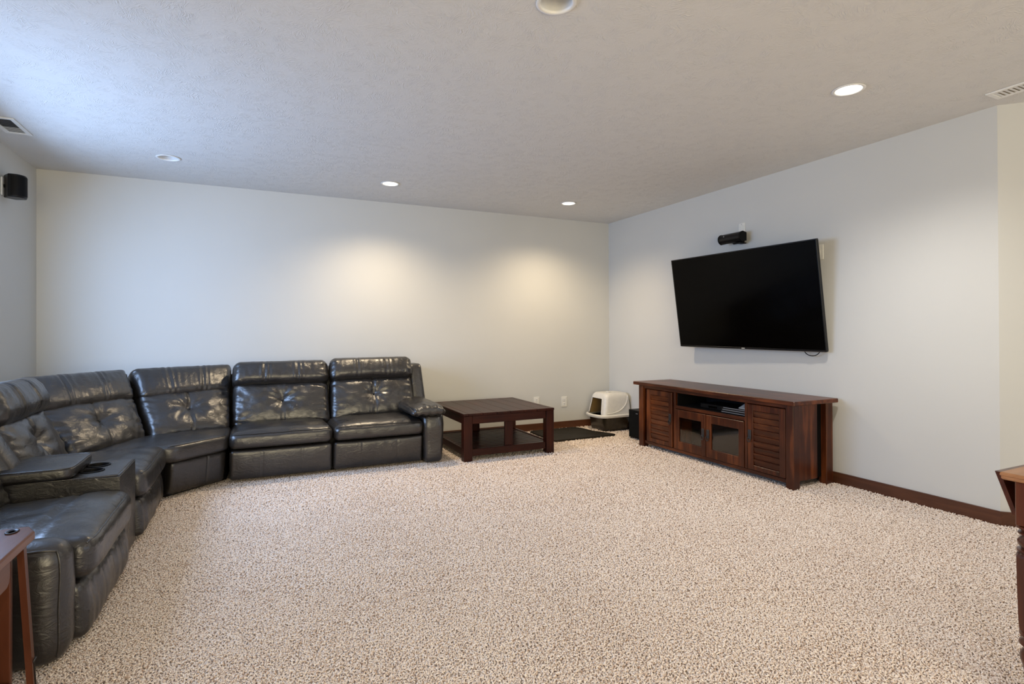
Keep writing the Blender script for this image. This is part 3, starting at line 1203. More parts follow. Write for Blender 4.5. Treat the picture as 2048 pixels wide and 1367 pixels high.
# console with two cup holders and a padded lid
def console_body():
    V, Fc = [], []
    bm = bmesh.new()
    x0, x1, y0, y1, z0, z1 = -1.30, -.600, 3.285, 3.672, .03, .484
    holes = [(-.742, 3.425), (-.742, 3.555)]

    def loop(pts, z):
        vs = [bm.verts.new((x, y, z)) for x, y in pts]
        return vs, [bm.edges.new((vs[i], vs[(i + 1) % len(vs)])) for i in range(len(vs))]
    rv, re_ = loop([(x0, y0), (x1 - .012, y0 + .012), (x1 - .012, y1 - .012), (x0, y1)], z1)
    ed = list(re_)
    for hx, hy in holes:
        ed += loop([(hx + .044 * math.cos(t * math.pi / 16), hy + .044 * math.sin(t * math.pi / 16)) for t in range(32)], z1)[1]
    bmesh.ops.triangle_fill(bm, use_beauty=True, use_dissolve=False, edges=ed)
    rb, _ = loop([(x0, y0), (x1, y0), (x1, y1), (x0, y1)], z1 - .012)
    rc, _ = loop([(x0, y0), (x1, y0), (x1, y1), (x0, y1)], z0)
    for a_, b_ in ((rv, rb), (rb, rc)):
        for i in range(4):
            j = (i + 1) % 4
            bm.faces.new((a_[i], a_[j], b_[j], b_[i]))
    bm.faces.new(rc)
    bm.verts.index_update()
    V = [tuple(v.co) for v in bm.verts]
    Fc = [tuple(v.index for v in f.verts) for f in bm.faces]
    bm.free()
    o = mesh_obj('console', V, Fc, LEATHER, SOFA)
    for hx, hy in holes:
        Vc, Fc2 = lathe_geo([(.053, z1 + .001), (.053, z1 + .004), (.045, z1 + .0045), (.043, z1 - .002), (.040, z1 - .07), (.001, z1 - .072)], hx, hy, 32, cap=False)
        mesh_obj('cup_holder', Vc, Fc2, BLACKM, o, smooth=True, angle=40, label='black round cup holder')
    tube('piping', [(x0, y0 + .002, z1 - .004), (x1 - .010, y0 + .004, z1 - .005)], .0035, LEATHER, o, n=6)
    tube('piping', [(x1 - .004, y0 + .004, z1 - .006), (x1 - .004, y1 - .004, z1 - .006)], .0035, LEATHER, o, n=6)
    return o


con = console_body()
V, Fc, ridge = slab_cushion([(-.782, 3.255), (-.782, 3.655), (-1.32, 3.655), (-1.32, 3.255)], .487, .540, .016, .06, .010, 31.0, .003)
lid = mesh_obj('console_lid', V, Fc, LEATHER, con, smooth=True)
N_ = len(ridge)
tube('lid_piping', [p + Vector((0, 0, .001)) for p in ridge], .0028, LEATHER, con, n=6, closed=True)
hw_c = .19
hex_cushion('console_back', (-1.02, 3.305, .50), (-1.02, 3.50, .50), (-1.17, 3.31, .78), (-1.17, 3.495, .78), .18, .05, lambda x, h, W, Hh, s: .02 * (1 - (2 * x / W) ** 2), 2.0, SOFA, nx=16, nh=14, nt=6)


# ------------------------------------------------------------------ coffee table
def coffee_table():
    x0, x1, y0, y1, zt = 1.700, 2.632, 4.640, 5.585, .440
    e = empty('coffee_table', ((x0 + x1) / 2, (y0 + y1) / 2, 0), 'square dark cherry coffee table with slatted lower shelf', 'table')
    lg = .088
    for (lx, ly) in ((x0, y0), (x1 - lg, y0), (x0, y1 - lg), (x1 - lg, y1 - lg)):
        box('leg', lx + .006, lx + lg, ly + .006, ly + lg - .006, 0, zt - .022, TWOOD['z'], e, .004)
    ap = .075
    box('apron', x0 + lg, x1 - lg, y0 + .012, y0 + .034, zt - .022 - ap, zt - .022, TWOOD['x'], e)
    box('apron', x0 + lg, x1 - lg, y1 - .034, y1 - .012, zt - .022 - ap, zt - .022, TWOOD['x'], e)
    box('apron', x0 + .012, x0 + .034, y0 + lg, y1 - lg, zt - .022 - ap, zt - .022, TWOOD['y'], e)
    box('apron', x1 - .034, x1 - .012, y0 + lg, y1 - lg, zt - .022 - ap, zt - .022, TWOOD['y'], e)
    # top: planks between two breadboard ends
    n = 6
    bw = .05
    for k in range(n):
        a = x0 + bw + (x1 - x0 - 2 * bw) * k / n
        b = x0 + bw + (x1 - x0 - 2 * bw) * (k + 1) / n
        box('top_plank', a + .0012, b - .0012, y0, y1, zt - .022, zt, TWOOD['y'], e, .0022)
    box('top_edge', x0, x0 + bw - .0012, y0, y1, zt - .022, zt, TWOOD['y'], e, .0025)
    box('top_edge', x1 - bw + .0012, x1, y0, y1, zt - .022, zt, TWOOD['y'], e, .0025)
    # lower shelf
    zs = .110
    box('shelf_rail', x0 + lg, x1 - lg, y0 + .018, y0 + .045, zs - .058, zs + .006, TWOOD['x'], e)
    box('shelf_rail', x0 + lg, x1 - lg, y1 - .045, y1 - .018, zs - .058, zs + .006, TWOOD['x'], e)
    box('shelf_rail', x0 + .018, x0 + .045, y0 + lg, y1 - lg, zs - .058, zs + .006, TWOOD['y'], e)
    box('shelf_rail', x1 - .045, x1 - .018, y0 + lg, y1 - lg, zs - .058, zs + .006, TWOOD['y'], e)
    ns = 13
    ya, yb = y0 + .046, y1 - .046
    for k in range(ns):
        a = ya + (yb - ya) * k / ns
        b = ya + (yb - ya) * (k + 1) / ns
        box('shelf_slat', x0 + .046, x1 - .046, a + .005, b - .005, zs - .018, zs, TWOOD['x'], e, .003)
    box('middle_post', 2.166 - .042, 2.166 + .042, y0 + .040, y0 + .062, zs + .0, zt - .022, TWOOD['z'], e)
    box('middle_post', 2.166 - .042, 2.166 + .042, y1 - .062, y1 - .040, zs + .0, zt - .022, TWOOD['z'], e)


coffee_table()


# ------------------------------------------------------------------ media console (TV stand)
def tv_stand():
    XF = 3.585
    e = empty('tv_stand', (3.81, 3.67, 0), 'long rustic brown wood TV stand with louvered doors under the television', 'cabinet')
    box('top_board', 3.545, 4.040, 2.735, 4.605, .630, .662, WOOD['y'], e, .005)
    for y in (2.775, 4.497):
        box('post', XF, XF + .072, y, y + .066, 0, .630, WOOD['z'], e, .004)
        box('post', 3.955, 4.030, y, y + .066, 0, .630, WOOD['z'], e, .004)
    # sides; the black strip stands in for a shaded gap
    for y in (2.800, 4.515):
        box('side_panel', XF + .072, 3.885, y, y + .022, .055, .630, WOOD['z'], e)
        box('side_panel', 3.885, 3.955, y + .018 if y < 3 else y - .018, y + .034 if y < 3 else y + .004, .055, .630, BLACKM, e, label='dark strip standing in for the shaded gap')
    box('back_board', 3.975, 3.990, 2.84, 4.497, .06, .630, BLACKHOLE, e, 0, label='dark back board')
    box('bottom_board', XF + .03, 3.985, 2.84, 4.497, .050, .072, WOOD['y'], e)
    box('front_rail', XF + .010, XF + .034, 2.841, 4.497, .598, .630, WOOD['y'], e, .003)
    box('front_rail', XF + .018, XF + .040, 2.841, 4.497, .040, .070, WOOD['y'], e, .003)
    box('shelf_board', XF + .008, 3.97, 3.222, 4.040, .450, .480, WOOD['y'], e, .003)
    for y in (3.213, 4.044):
        box('divider', XF + .010, 3.97, y - .013, y + .013, .072, .598, WOOD['z'], e, .003)
    # louvered doors
    def ring(parent, y, z):
        box('handle_plate', XF - .006, XF + .001, y - .015, y + .015, z - .020, z + .055, PEWTER, parent, .002, label='dark metal handle plate')
        P = [(XF - .012 - .003 * math.sin(t * math.pi / 8), y + .0135 * math.cos(t * math.pi / 8), z - .022 + .020 * math.sin(t * math.pi / 8)) for t in range(16)]
        tube('handle_ring', P, .0036, PEWTER, parent, n=6, closed=True, label='dark metal ring pull')

    def louver_door(y0, y1, s0, s1, hy, hz):
        d = MB()
        x0, x1 = XF + .002, XF + .026
        d.box(x0, x1, y0, s0, .076, .594, .003).box(x0, x1, s1, y1, .076, .594, .003)
        d.box(x0 + .001, x1, s0, s1, .545, .594, .002).box(x0 + .001, x1, s0, s1, .076, .112, .002)
        d.box(x1 - .004, x1 + .002, s0 - .002, s1 + .002, .09, .57)
        o = d.obj('door', WOOD['z'], e)
        n = 9
        za, zb = .114, .543
        for k in range(n):
            a, b = za + (zb - za) * k / n, za + (zb - za) * (k + 1) / n
            V = [(x0 + .012, s0, a + .004), (x0 + .012, s1, a + .004), (x0 + .002, s1, b - .0005), (x0 + .002, s0, b - .0005),
                 (x0 + .018, s0, a + .003), (x0 + .018, s1, a + .003), (x0 + .018, s1, b - .0005), (x0 + .018, s0, b - .0005)]
            mesh_obj('louver', V, [(0, 1, 2, 3), (4, 7, 6, 5), (0, 4, 5, 1), (3, 2, 6, 7), (0, 3, 7, 4), (1, 5, 6, 2)], WOOD['y'], o)
        ring(o, hy, hz)

    louver_door(4.071, 4.443, 4.121, 4.385, 4.094, .335)
    louver_door(2.846, 3.190, 2.898, 3.136, 3.166, .335)

    def glass_door(y0, y1, s0, s1, hy):
        d = MB()
        x0, x1 = XF + .004, XF + .026
        d.box(x0, x1, y0, s0, .074, .444, .003).box(x0, x1, s1, y1, .074, .444, .003)
        d.box(x0 + .001, x1, s0, s1, .374, .444, .002).box(x0 + .001, x1, s0, s1, .074, .150, .002)
        o = d.obj('glass_door', WOOD['z'], e)
        box('glass_pane', x0 + .010, x0 + .014, s0 - .004, s1 + .004, .146, .378, GLASS, o, 0, label='clear glass pane')
        ring(o, hy, .262)

    glass_door(3.648, 4.030, 3.700, 3.982, 3.672)
    glass_door(3.230, 3.640, 3.284, 3.584, 3.612)
    # black sheets that give the open bay its shade
    box('bay_shade_sheet', 3.62, 3.965, 4.022, 4.030, .481, .597, BLACKHOLE, e, 0, label='dark sheet giving the open bay its shade')
    box('bay_shade_sheet', 3.62, 3.965, 3.227, 3.230, .481, .597, BLACKHOLE, e, 0, label='dark sheet giving the open bay its shade')
    box('bay_shade_sheet', 3.614, 3.965, 3.228, 4.028, .4795, .4815, BLACKHOLE, e, 0, label='dark sheet giving the open bay its shade')
    # black block that stands for shade in the glazed bay
    box('bay_shade_block', 3.80, 3.97, 3.232, 4.03, .075, .445, BLACKHOLE, e, 0, label='dark block standing for the shaded cabinet interior')


tv_stand()

# devices on the open shelf
e = empty('disc_player', (3.74, 3.36, .480), 'flat black player with pale edge strips on the open shelf', 'electronics')
box('case', 3.625, 3.86, 3.234, 3.500, .4855, .534, BLACKP, e, .003)
for k, z in enumerate((.4905, .5095, .5265)):
    box('front_strip', 3.6215, 3.626, 3.234 + .002 * k, 3.495 - .010 * k, z - .003, z + .004, GREYM, e, .001, label='pale grey edge strip')
for yy in (3.25, 3.48):
    box('foot', 3.64, 3.66, yy - .01, yy + .01, .4816, .4855, BLACKM, e, 0)
e = empty('cable_box', (3.80, 3.60, .480), 'dark blue black set top box on the open shelf, left of the player', 'electronics')
box('case', 3.68, 3.90, 3.520, 3.800, .484, .527, BLACKP, e, .004)
for yy in (3.54, 3.78):
    box('foot', 3.70, 3.72, yy - .01, yy + .01, .4816, .484, BLACKM, e, 0)
box('display', 3.6785, 3.681, 3.60, 3.70, .495, .512, SCREEN, e, 0)
e = empty('folded_paper', (3.70, 3.30, .534), 'small folded cream paper lying on top of the flat black player', 'paper')
m = MB()
V, Fc = prism([(3.640, 3.245), (3.66, 3.345), (3.75, 3.36), (3.76, 3.25)], .5345, .5365)
m.add(V, Fc)
m.add([(3.640, 3.245, .5365), (3.66, 3.345, .5365), (3.75, 3.36, .563), (3.76, 3.25, .566), (3.640, 3.245, .5375), (3.66, 3.345, .5375), (3.75, 3.36, .5645), (3.76, 3.25, .5675)],
      [(0, 3, 2, 1), (4, 5, 6, 7), (0, 1, 5, 4), (2, 3, 7, 6), (1, 2, 6, 5), (0, 4, 7, 3)])
m.obj('sheet', WHITEP, e)


# ------------------------------------------------------------------ television and things on the right wall
def television():
    k = 1.55 / 1.43
    base = np.array([[3.532, 4.023, 1.838], [3.583, 2.594, 1.829], [3.703, 2.579, 1.025], [3.652, 4.008, 1.035]])
    o_ = np.array([0, 0, CAM_H])
    Q = [Vector(o_ + (b - o_) * k) for b in base]      # tl tr br bl of the front face
    e = empty('television', (4.03, 3.57, 1.02), 'large flat black television tilted forward on the right wall', 'television')
    ex = (Q[1] - Q[0]).normalized()
    ez = (Q[0] - Q[3]).normalized()
    en = ex.cross(ez).normalized()                   # may point either way
    if en.x > 0:
        en = -en
    cen = (Q[0] + Q[1] + Q[2] + Q[3]) / 4
    W, Hh = (Q[1] - Q[0]).length, (Q[0] - Q[3]).length
    ez = en.cross(ex) if (en.cross(ex)).z > 0 else -en.cross(ex)
    M = Matrix(((ex.x, ez.x, en.x, cen.x), (ex.y, ez.y, en.y, cen.y), (ex.z, ez.z, en.z, cen.z), (0, 0, 0, 1)))
    w, h = W / 2, Hh / 2
    bz = .010
    m = MB()
    m.box(-w, w, h - bz, h, -.022, 0, .0015, M).box(-w, w, -h, -h + .014, -.022, 0, .0015, M)
    m.box(-w, -w + bz, -h + .014, h - bz, -.022, 0, .0015, M).box(w - bz, w, -h + .014, h - bz, -.022, 0, .0015, M)
    m.obj('bezel', BLACKP, e)
    MB().box(-w + bz, w - bz, -h + .014, h - bz, -.014, -.0025, 0, M).obj('screen', SCREEN, e)
    m = MB().box(-w + .004, w - .004, -h + .004, h - .004, -.034, -.0225, .004, M)
    m.box(-w * .55, w * .55, -h * .65, h * .55, -.060, -.034, .01, M)
    m.obj('back_cover', BLACKM, e)
    MB().box(-w * .985, w * .985, -h - .003, -h, -.016, -.002, 0, M).obj('bottom_strip', plain('polished_strip', (0.42, 0.40, 0.37), 0.25, 0.9), e, label='polished strip under the screen')
    cxm = .045
    MB().box(-.020, .014, -h + .003, -h + .0085, 0, .0012, 0, M).obj('badge', WHITEP, e, label='small pale maker badge')
    # wall bracket: plate on the wall and two arms
    m = MB().box(XR - .018, XR - .0005, 3.30, 3.85, 1.30, 1.62, .003)
    for y in (3.38, 3.77):
        m.add(*tube_geo([(XR - .012, y, 1.33), M @ Vector((y * 0 + (3.57 - y), -.10, -.058))], .012, 8))
        m.add(*tube_geo([(XR - .012, y, 1.58), M @ Vector((3.57 - y, .12, -.058))], .012, 8))
    m.obj('wall_bracket', BLACKM, e)
    # cable loop below the lower near corner
    pts = []
    for i in range(17):
        t = math.pi * i / 16
        pts.append((4.030, 2.945 + .070 * math.cos(t), 1.030 - .052 * math.sin(t) - .0))
    tube('power_cable', [(4.035, 3.02, 1.10)] + pts[::-1] [0:0] + pts + [(4.035, 2.875, 1.10)] if False else pts, .0035, BLACKM, e, n=8)


television()


# centre speaker over the television: a round-fronted bar with two end caps on a wall cradle
def centre_speaker():
    e = empty('center_speaker', (4.03, 3.70, 1.985), 'small black bar speaker on the wall above the television', 'speaker')
    y0, y1 = 3.585, 3.815
    cx, cz = 3.985, 2.030
    prof = []
    for k in range(17):
        t = math.radians(100 + 160 * k / 16)
        prof.append((cx + .052 * math.cos(t), cz + .047 * math.sin(t)))
    prof += [(cx + .035, cz - .036), (cx + .035, cz + .036)]
    n = len(prof)
    V, Fc = [], []
    for y in (y0, y1):
        V += [(x, y, z) for x, z in prof]
    for i in range(n):
        j = (i + 1) % n
        Fc.append((i, j, n + j, n + i))
    Fc += [tuple(range(n)), tuple(range(n, 2 * n))]
    mesh_obj('cabinet', V, Fc, BLACKP, e, smooth=True, angle=35)
    for ya, yb in ((y0 - .012, y0 - .0002), (y1 + .0002, y1 + .012)):
        V2 = [((x - cx) * 1.04 + cx, ya if i == 0 else yb, (z - cz) * 1.04 + cz) for i in range(2) for x, z in prof]
        mesh_obj('end_cap', V2, Fc, BLACKM, e, smooth=True, angle=35)
    V, Fc = lathe_geo([(.001, 0), (.006, 0), (.006, .002), (.001, .002)], 0, 0, 12, cap=False)
    q = Vector((-1, 0, .1)).to_track_quat('Z', 'Y').to_matrix()
    mesh_obj('badge', [Vector((3.9345, 3.757, 2.048)) + q @ Vector(v) for v in V], Fc, GREYM, e, label='small silver dot')
    m = MB().box(4.050, XR - .0005, 3.64, 3.76, 1.985, 2.075, .003).box(4.018, 4.052, 3.66, 3.74, 1.99, 2.005, .002).box(3.96, 4.052, 3.60, 3.66, 1.972, 1.980, .002)
    m.obj('wall_bracket', BLACKM, e)


centre_speaker()


def wall_plate(yc, zc, w, h, label, name='wall_plate'):
    e = empty(name, (XR, yc, zc - h / 2), label, 'wall plate')
    box('cover', XR - .006, XR - .0003, yc - w / 2, yc + w / 2, zc - h / 2, zc + h / 2, WHITEP, e, .002)
    box('insert', XR - .0085, XR - .0055, yc - w * .30, yc + w * .30, zc - h * .30, zc + h * .30, WHITEP, e, .001)
    for s in (-1, 1):
        V, Fc = lathe_geo([(.001, 0), (.0035, 0), (.0028, .0012), (.001, .0014)], 0, 0, 10, cap=False)
        q = Vector((-1, 0, 0)).to_track_quat('Z', 'Y').to_matrix()
        mesh_obj('screw', [Vector((XR - .006, yc, zc + s * h * .40)) + q @ Vector(v) for v in V], Fc, GREYM, e)


wall_plate(3.672, 2.112, .072, .115, 'white cable wall plate just above the small bar speaker')
wall_plate(2.935, 1.802, .125, .120, 'white wall plate half hidden behind the right edge of the television')


def outlet(xc, zc, label):
    e = empty('wall_outlet', (xc, YB, zc - .06), label, 'outlet', 'outlets on the back wall')
    w, h = .074, .122
    box('cover_plate', xc - w / 2, xc + w / 2, YB - .006, YB - .0003, zc - h / 2, zc + h / 2, WHITEP, e, .002)
    for s in (-1, 1):
        o = box('socket', xc - .017, xc + .017, YB - .0085, YB - .0055, zc + s * .027 - .017, zc + s * .027 + .017, TRIMW, e, .002)
        m = MB()
        for dx in (-.006, .006):
            m.box(xc + dx - .0012, xc + dx + .0012, YB - .0092, YB - .0084, zc + s * .027 - .002, zc + s * .027 + .008)
        m.box(xc - .002, xc + .002, YB - .0092, YB - .0084, zc + s * .027 - .011, zc + s * .027 - .007)
        m.obj('slots', BLACKM, o, label='dark plug slots')
    V, Fc = lathe_geo([(.001, 0), (.003, 0), (.0025, .001), (.001, .0012)], 0, 0, 10, cap=False)
    q = Vector((0, -1, 0)).to_track_quat('Z', 'Y').to_matrix()
    mesh_obj('screw', [Vector((xc, YB - .006, zc)) + q @ Vector(v) for v in V], Fc, GREYM, e)


outlet(3.032, .340, 'white outlet on the back wall, half hidden by the coffee table')
outlet(3.411, .325, 'white outlet on the back wall, in full view above the black mat')


# left wall speaker
def left_speaker():
    e = empty('wall_speaker', (-1.60, 5.11, 2.19), 'small black satellite speaker on a white bracket on left wall', 'speaker')
    cx, cy, cz = -1.553, 5.10, 2.235
    yaw = math.radians(-38)
    M = Matrix.Translation((cx, cy, cz)) @ Matrix.Rotation(yaw, 4, 'Z')
    # plan: local x = facing direction, rounded front
    plan = [(-.055, -.040), (-.055, .040)]
    for k in range(13):
        t = math.radians(62 - 124 * k / 12)
        plan.append((-.025 + .085 * math.cos(t), .064 * math.sin(t) / math.sin(math.radians(62))))
    n = len(plan)
    V = []
    for z in (-.082, -.076, .076, .082):
        s = .93 if abs(z) > .08 else 1
        V += [M @ Vector((x * s, y * s, z)) for x, y in plan]
    Fc = [tuple(range(n)), tuple(range(3 * n, 4 * n))]
    for r in range(3):
        for i in range(n):
            j = (i + 1) % n
            Fc.append((r * n + i, r * n + j, (r + 1) * n + j, (r + 1) * n + i))
    mesh_obj('cabinet', V, Fc, BLACKP, e, smooth=True, angle=35)
    G = []
    g = []
    for k in range(11):
        t = math.radians(52 - 104 * k / 10)
        g.append((-.023 + .086 * math.cos(t), .064 * math.sin(t) / math.sin(math.radians(62))))
    for z in (-.07, .07):
        G += [M @ Vector((x + .001, y, z)) for x, y in g]
    for z in (-.07, .07):
        G += [M @ Vector((x - .003, y, z)) for x, y in g]
    k = len(g)
    Fg = []
    for i in range(k - 1):
        Fg.append((i, i + 1, k + i + 1, k + i))
        Fg.append((2 * k + i, 3 * k + i, 3 * k + i + 1, 2 * k + i + 1))
    mesh_obj('grille', G, Fg, BLACKM, e, smooth=True)
    m = MB().box(XL + .0003, XL + .010, 5.065, 5.125, 2.165, 2.295, .003)
    m.obj('bracket_plate', TRIMW, e, label='white wall bracket plate')
    tube('swivel_arm', [(XL + .008, 5.096, 2.235), (XL + .018, 5.098, 2.235), M @ Vector((-.050, 0, 0))], .014, BLACKM, e, n=12)


left_speaker()

# ------------------------------------------------------------------ corner: litter box, mat, subwoofer
def ring_loft(rings, mat, name, parent, cap_top=True, cap_bottom=True, skip=None, smooth=True):
    n = len(rings[0])
    V = [v for r in rings for v in r]
    Fc = []
    for i in range(len(rings) - 1):
        for k in range(n):
            if skip and skip(i, k):
                continue
            k2 = (k + 1) % n
            Fc.append((i * n + k, i * n + k2, (i + 1) * n + k2, (i + 1) * n + k))
    if cap_bottom:
        Fc.append(tuple(range(n))[::-1])
    if cap_top:
        Fc.append(tuple((len(rings) - 1) * n + k for k in range(n)))
    return mesh_obj(name, V, Fc, mat, parent, smooth=smooth, angle=40)


def rrect(cx, cy, a, b, r, z, n=6, sub=8):
    """rounded rectangle ring, evenly subdivided sides (start: middle of -x side)."""
    pts = []
    cs = [(-1, -1), (1, -1), (1, 1), (-1, 1)]
    st = [math.pi, 1.5 * math.pi, 0, .5 * math.pi]
    corner = []
    for (sx, sy), t0 in zip(cs, st):
        arc = []
        for k in range(n + 1):
            t = t0 + math.pi / 2 * k / n
            arc.append((cx + sx * (a - r) + r * math.cos(t), cy + sy * (b - r) + r * math.sin(t), z))
        corner.append(arc)
    out = []
    for i in range(4):
        out += corner[i]
        p, q = corner[i][-1], corner[(i + 1) % 4][0]
        for k in range(1, sub):
            f = k / sub
            out.append(tuple(p[j] + (q[j] - p[j]) * f for j in range(3)))
    return out


def litter_box():
    cx, cy = 3.865, 5.482
    e = empty('litter_box', (cx, cy, 0), 'covered litter box with cream hood and dark smoky base in corner', 'litter box')
    a, b = .205, .190
    # base tub (open top)
    R = []
    for z, s, rr in ((0.000, .80, .03), (.004, .82, .035), (.10, .885, .04), (.170, .93, .045), (.178, .95, .045)):
        R.append(rrect(cx + .006, cy, a * s, b * s, rr, z))
    for z, s, rr in ((.178, .93, .045), (.10, .865, .04), (.012, .80, .035)):
        R.append(rrect(cx + .006, cy, a * s, b * s, rr, z))
    ring_loft(R, SMOKEP, 'base_tub', e, cap_top=True, cap_bottom=True)
    # raised relief on the tub sides
    m = MB()
    tube('tub_rib', [(3.73, 5.318, .135), (3.77, 5.314, .138), (3.83, 5.326, .05), (3.89, 5.314, .138), (3.95, 5.314, .135)], .003, SMOKEP, e, n=6)
    # rim of the hood: rolled lip, bowed at the door end
    def lip(ring, amt):
        return [(x - amt * (1 - ((y - cy) / b) ** 2) * (1 if x < cx - a * .8 else 0), y, z) for x, y, z in ring]
    R = []
    for z, s, rr in ((.170, .965, .05), (.168, 1.03, .06), (.178, 1.05, .06), (.192, 1.045, .06), (.200, 1.0, .055), (.202, .93, .05)):
        R.append(lip(rrect(cx, cy, a * s, b * s, rr, z), .048))
    ring_loft(R, CREAMP, 'hood_rim', e, cap_top=False, cap_bottom=False)
    # hood with the door opening in its -x end
    zs = [.198, .215, .248, .285, .322, .356, .385, .410, .426, .437, .442]
    R = []
    for i, z in enumerate(zs):
        t = (z - .198) / (.442 - .198)
        s = .955 - .115 * t
        if t > .78:
            s -= .20 * ((t - .78) / .22) ** 2.2 * .55
        R.append(rrect(cx + .004 + .018 * t, cy, a * s, b * s * (1 - .03 * t), (.040 + .012 * t), z, sub=12))
    n = len(R[0])
    # columns on the -x side are the last side (from corner 3 to corner 0): indices n-11 .. n-1
    ncol = n
    lo = n - 11

    def skip(i, k):
        return 0 <= i <= 5 and lo - 1 <= k <= n - 2
    o = ring_loft(R, CREAMP, 'hood', e, cap_top=True, cap_bottom=False, skip=skip)
    # inner shell, tan puts the shade under the hood into its colour
    R2 = [[(cx + (x - cx) * .955, cy + (y - cy) * .955, z - .004) for x, y, z in r] for r in R]
    ring_loft(R2, HOOD_SHADE, 'hood_inside_shade', o, cap_top=True, cap_bottom=False, skip=skip)
    # door frame bead around the opening
    P = [Vector(R[i][lo - 1]) for i in range(0, 7)] + [Vector(R[6][k]) for k in range(lo, n - 1)] + [Vector(R[i][n - 1]) for i in range(6, -1, -1)]
    tube('door_bead', [p + Vector((-.002, 0, 0)) for p in P], .0055, CREAMP, o, n=8)
    # sweeping moulded line on the long side
    P = []
    for k in range(22):
        t = k / 21 * math.pi / 2
        x = cx - .150 + .300 * math.sin(t) ** 1.1
        z = .216 + .200 * (1 - math.cos(t)) ** 1.25
        f = (z - .198) / .244
        y = cy - b * (.955 - .115 * f) * (1 - .03 * f) - .001
        P.append((x, y, z))
    tube('side_moulding', P, .0058, CREAMP, o, n=8)
    # carrying handle latch on top
    m = MB().box(cx - .030, cx + .005, cy - .030, cy + .030, .441, .454, .004)
    m.obj('top_latch', CREAMP, e)
    box('top_latch', cx + .05, cx + .075, cy - .025, cy + .025, .440, .447, CREAMP, e, .003)
    return e


litter_box()

poly = [(2.865, 5.065), (3.685, 5.072), (3.63, 5.22), (3.565, 5.36), (3.545, 5.60), (3.50, 5.685), (2.885, 5.685)]
O = rounded_outline(poly, .05)
cen = sum(O, Vector((0, 0))) / len(O)
rings = []
for ins, z in ((0.004, .008), (0.0, .013), (.002, .024), (.008, .027), (.020, .026), (.034, .017), (.05, .0155)):
    rings.append([(*(p + (cen - p).normalized() * ins), z) for p in O])
mat_o = ring_loft(rings, MATM, 'litter_mat', None, cap_top=True, cap_bottom=True)
mat_o['label'] = 'black rubber mat with raised rim on carpet beside the litter box'
mat_o['category'] = 'mat'

e = empty('subwoofer', (3.89, 4.77, 0), 'black cube subwoofer on carpet between litter box and TV stand', 'speaker')
box('cabinet', 3.735, 4.045, 4.625, 4.930, .020, .320, BLACKM, e, .004)
box('front_grille', 3.727, 3.7345, 4.637, 4.918, .034, .308, plain('grille_cloth', (0.006, 0.006, 0.006), 0.85, spec=0.1, bump=0.5, scale=400), e, .003, label='black cloth front grille')
for x in (3.76, 4.02):
    for y in (4.65, 4.905):
        V, Fc = lathe_geo([(.016, 0), (.018, .004), (.016, .0205)], x, y, 14)
        mesh_obj('foot', V, Fc, BLACKP, e, smooth=True, angle=40)
box('badge', 3.7255, 3.7275, 4.76, 4.795, .285, .292, GREYM, e, 0, label='small silver badge')


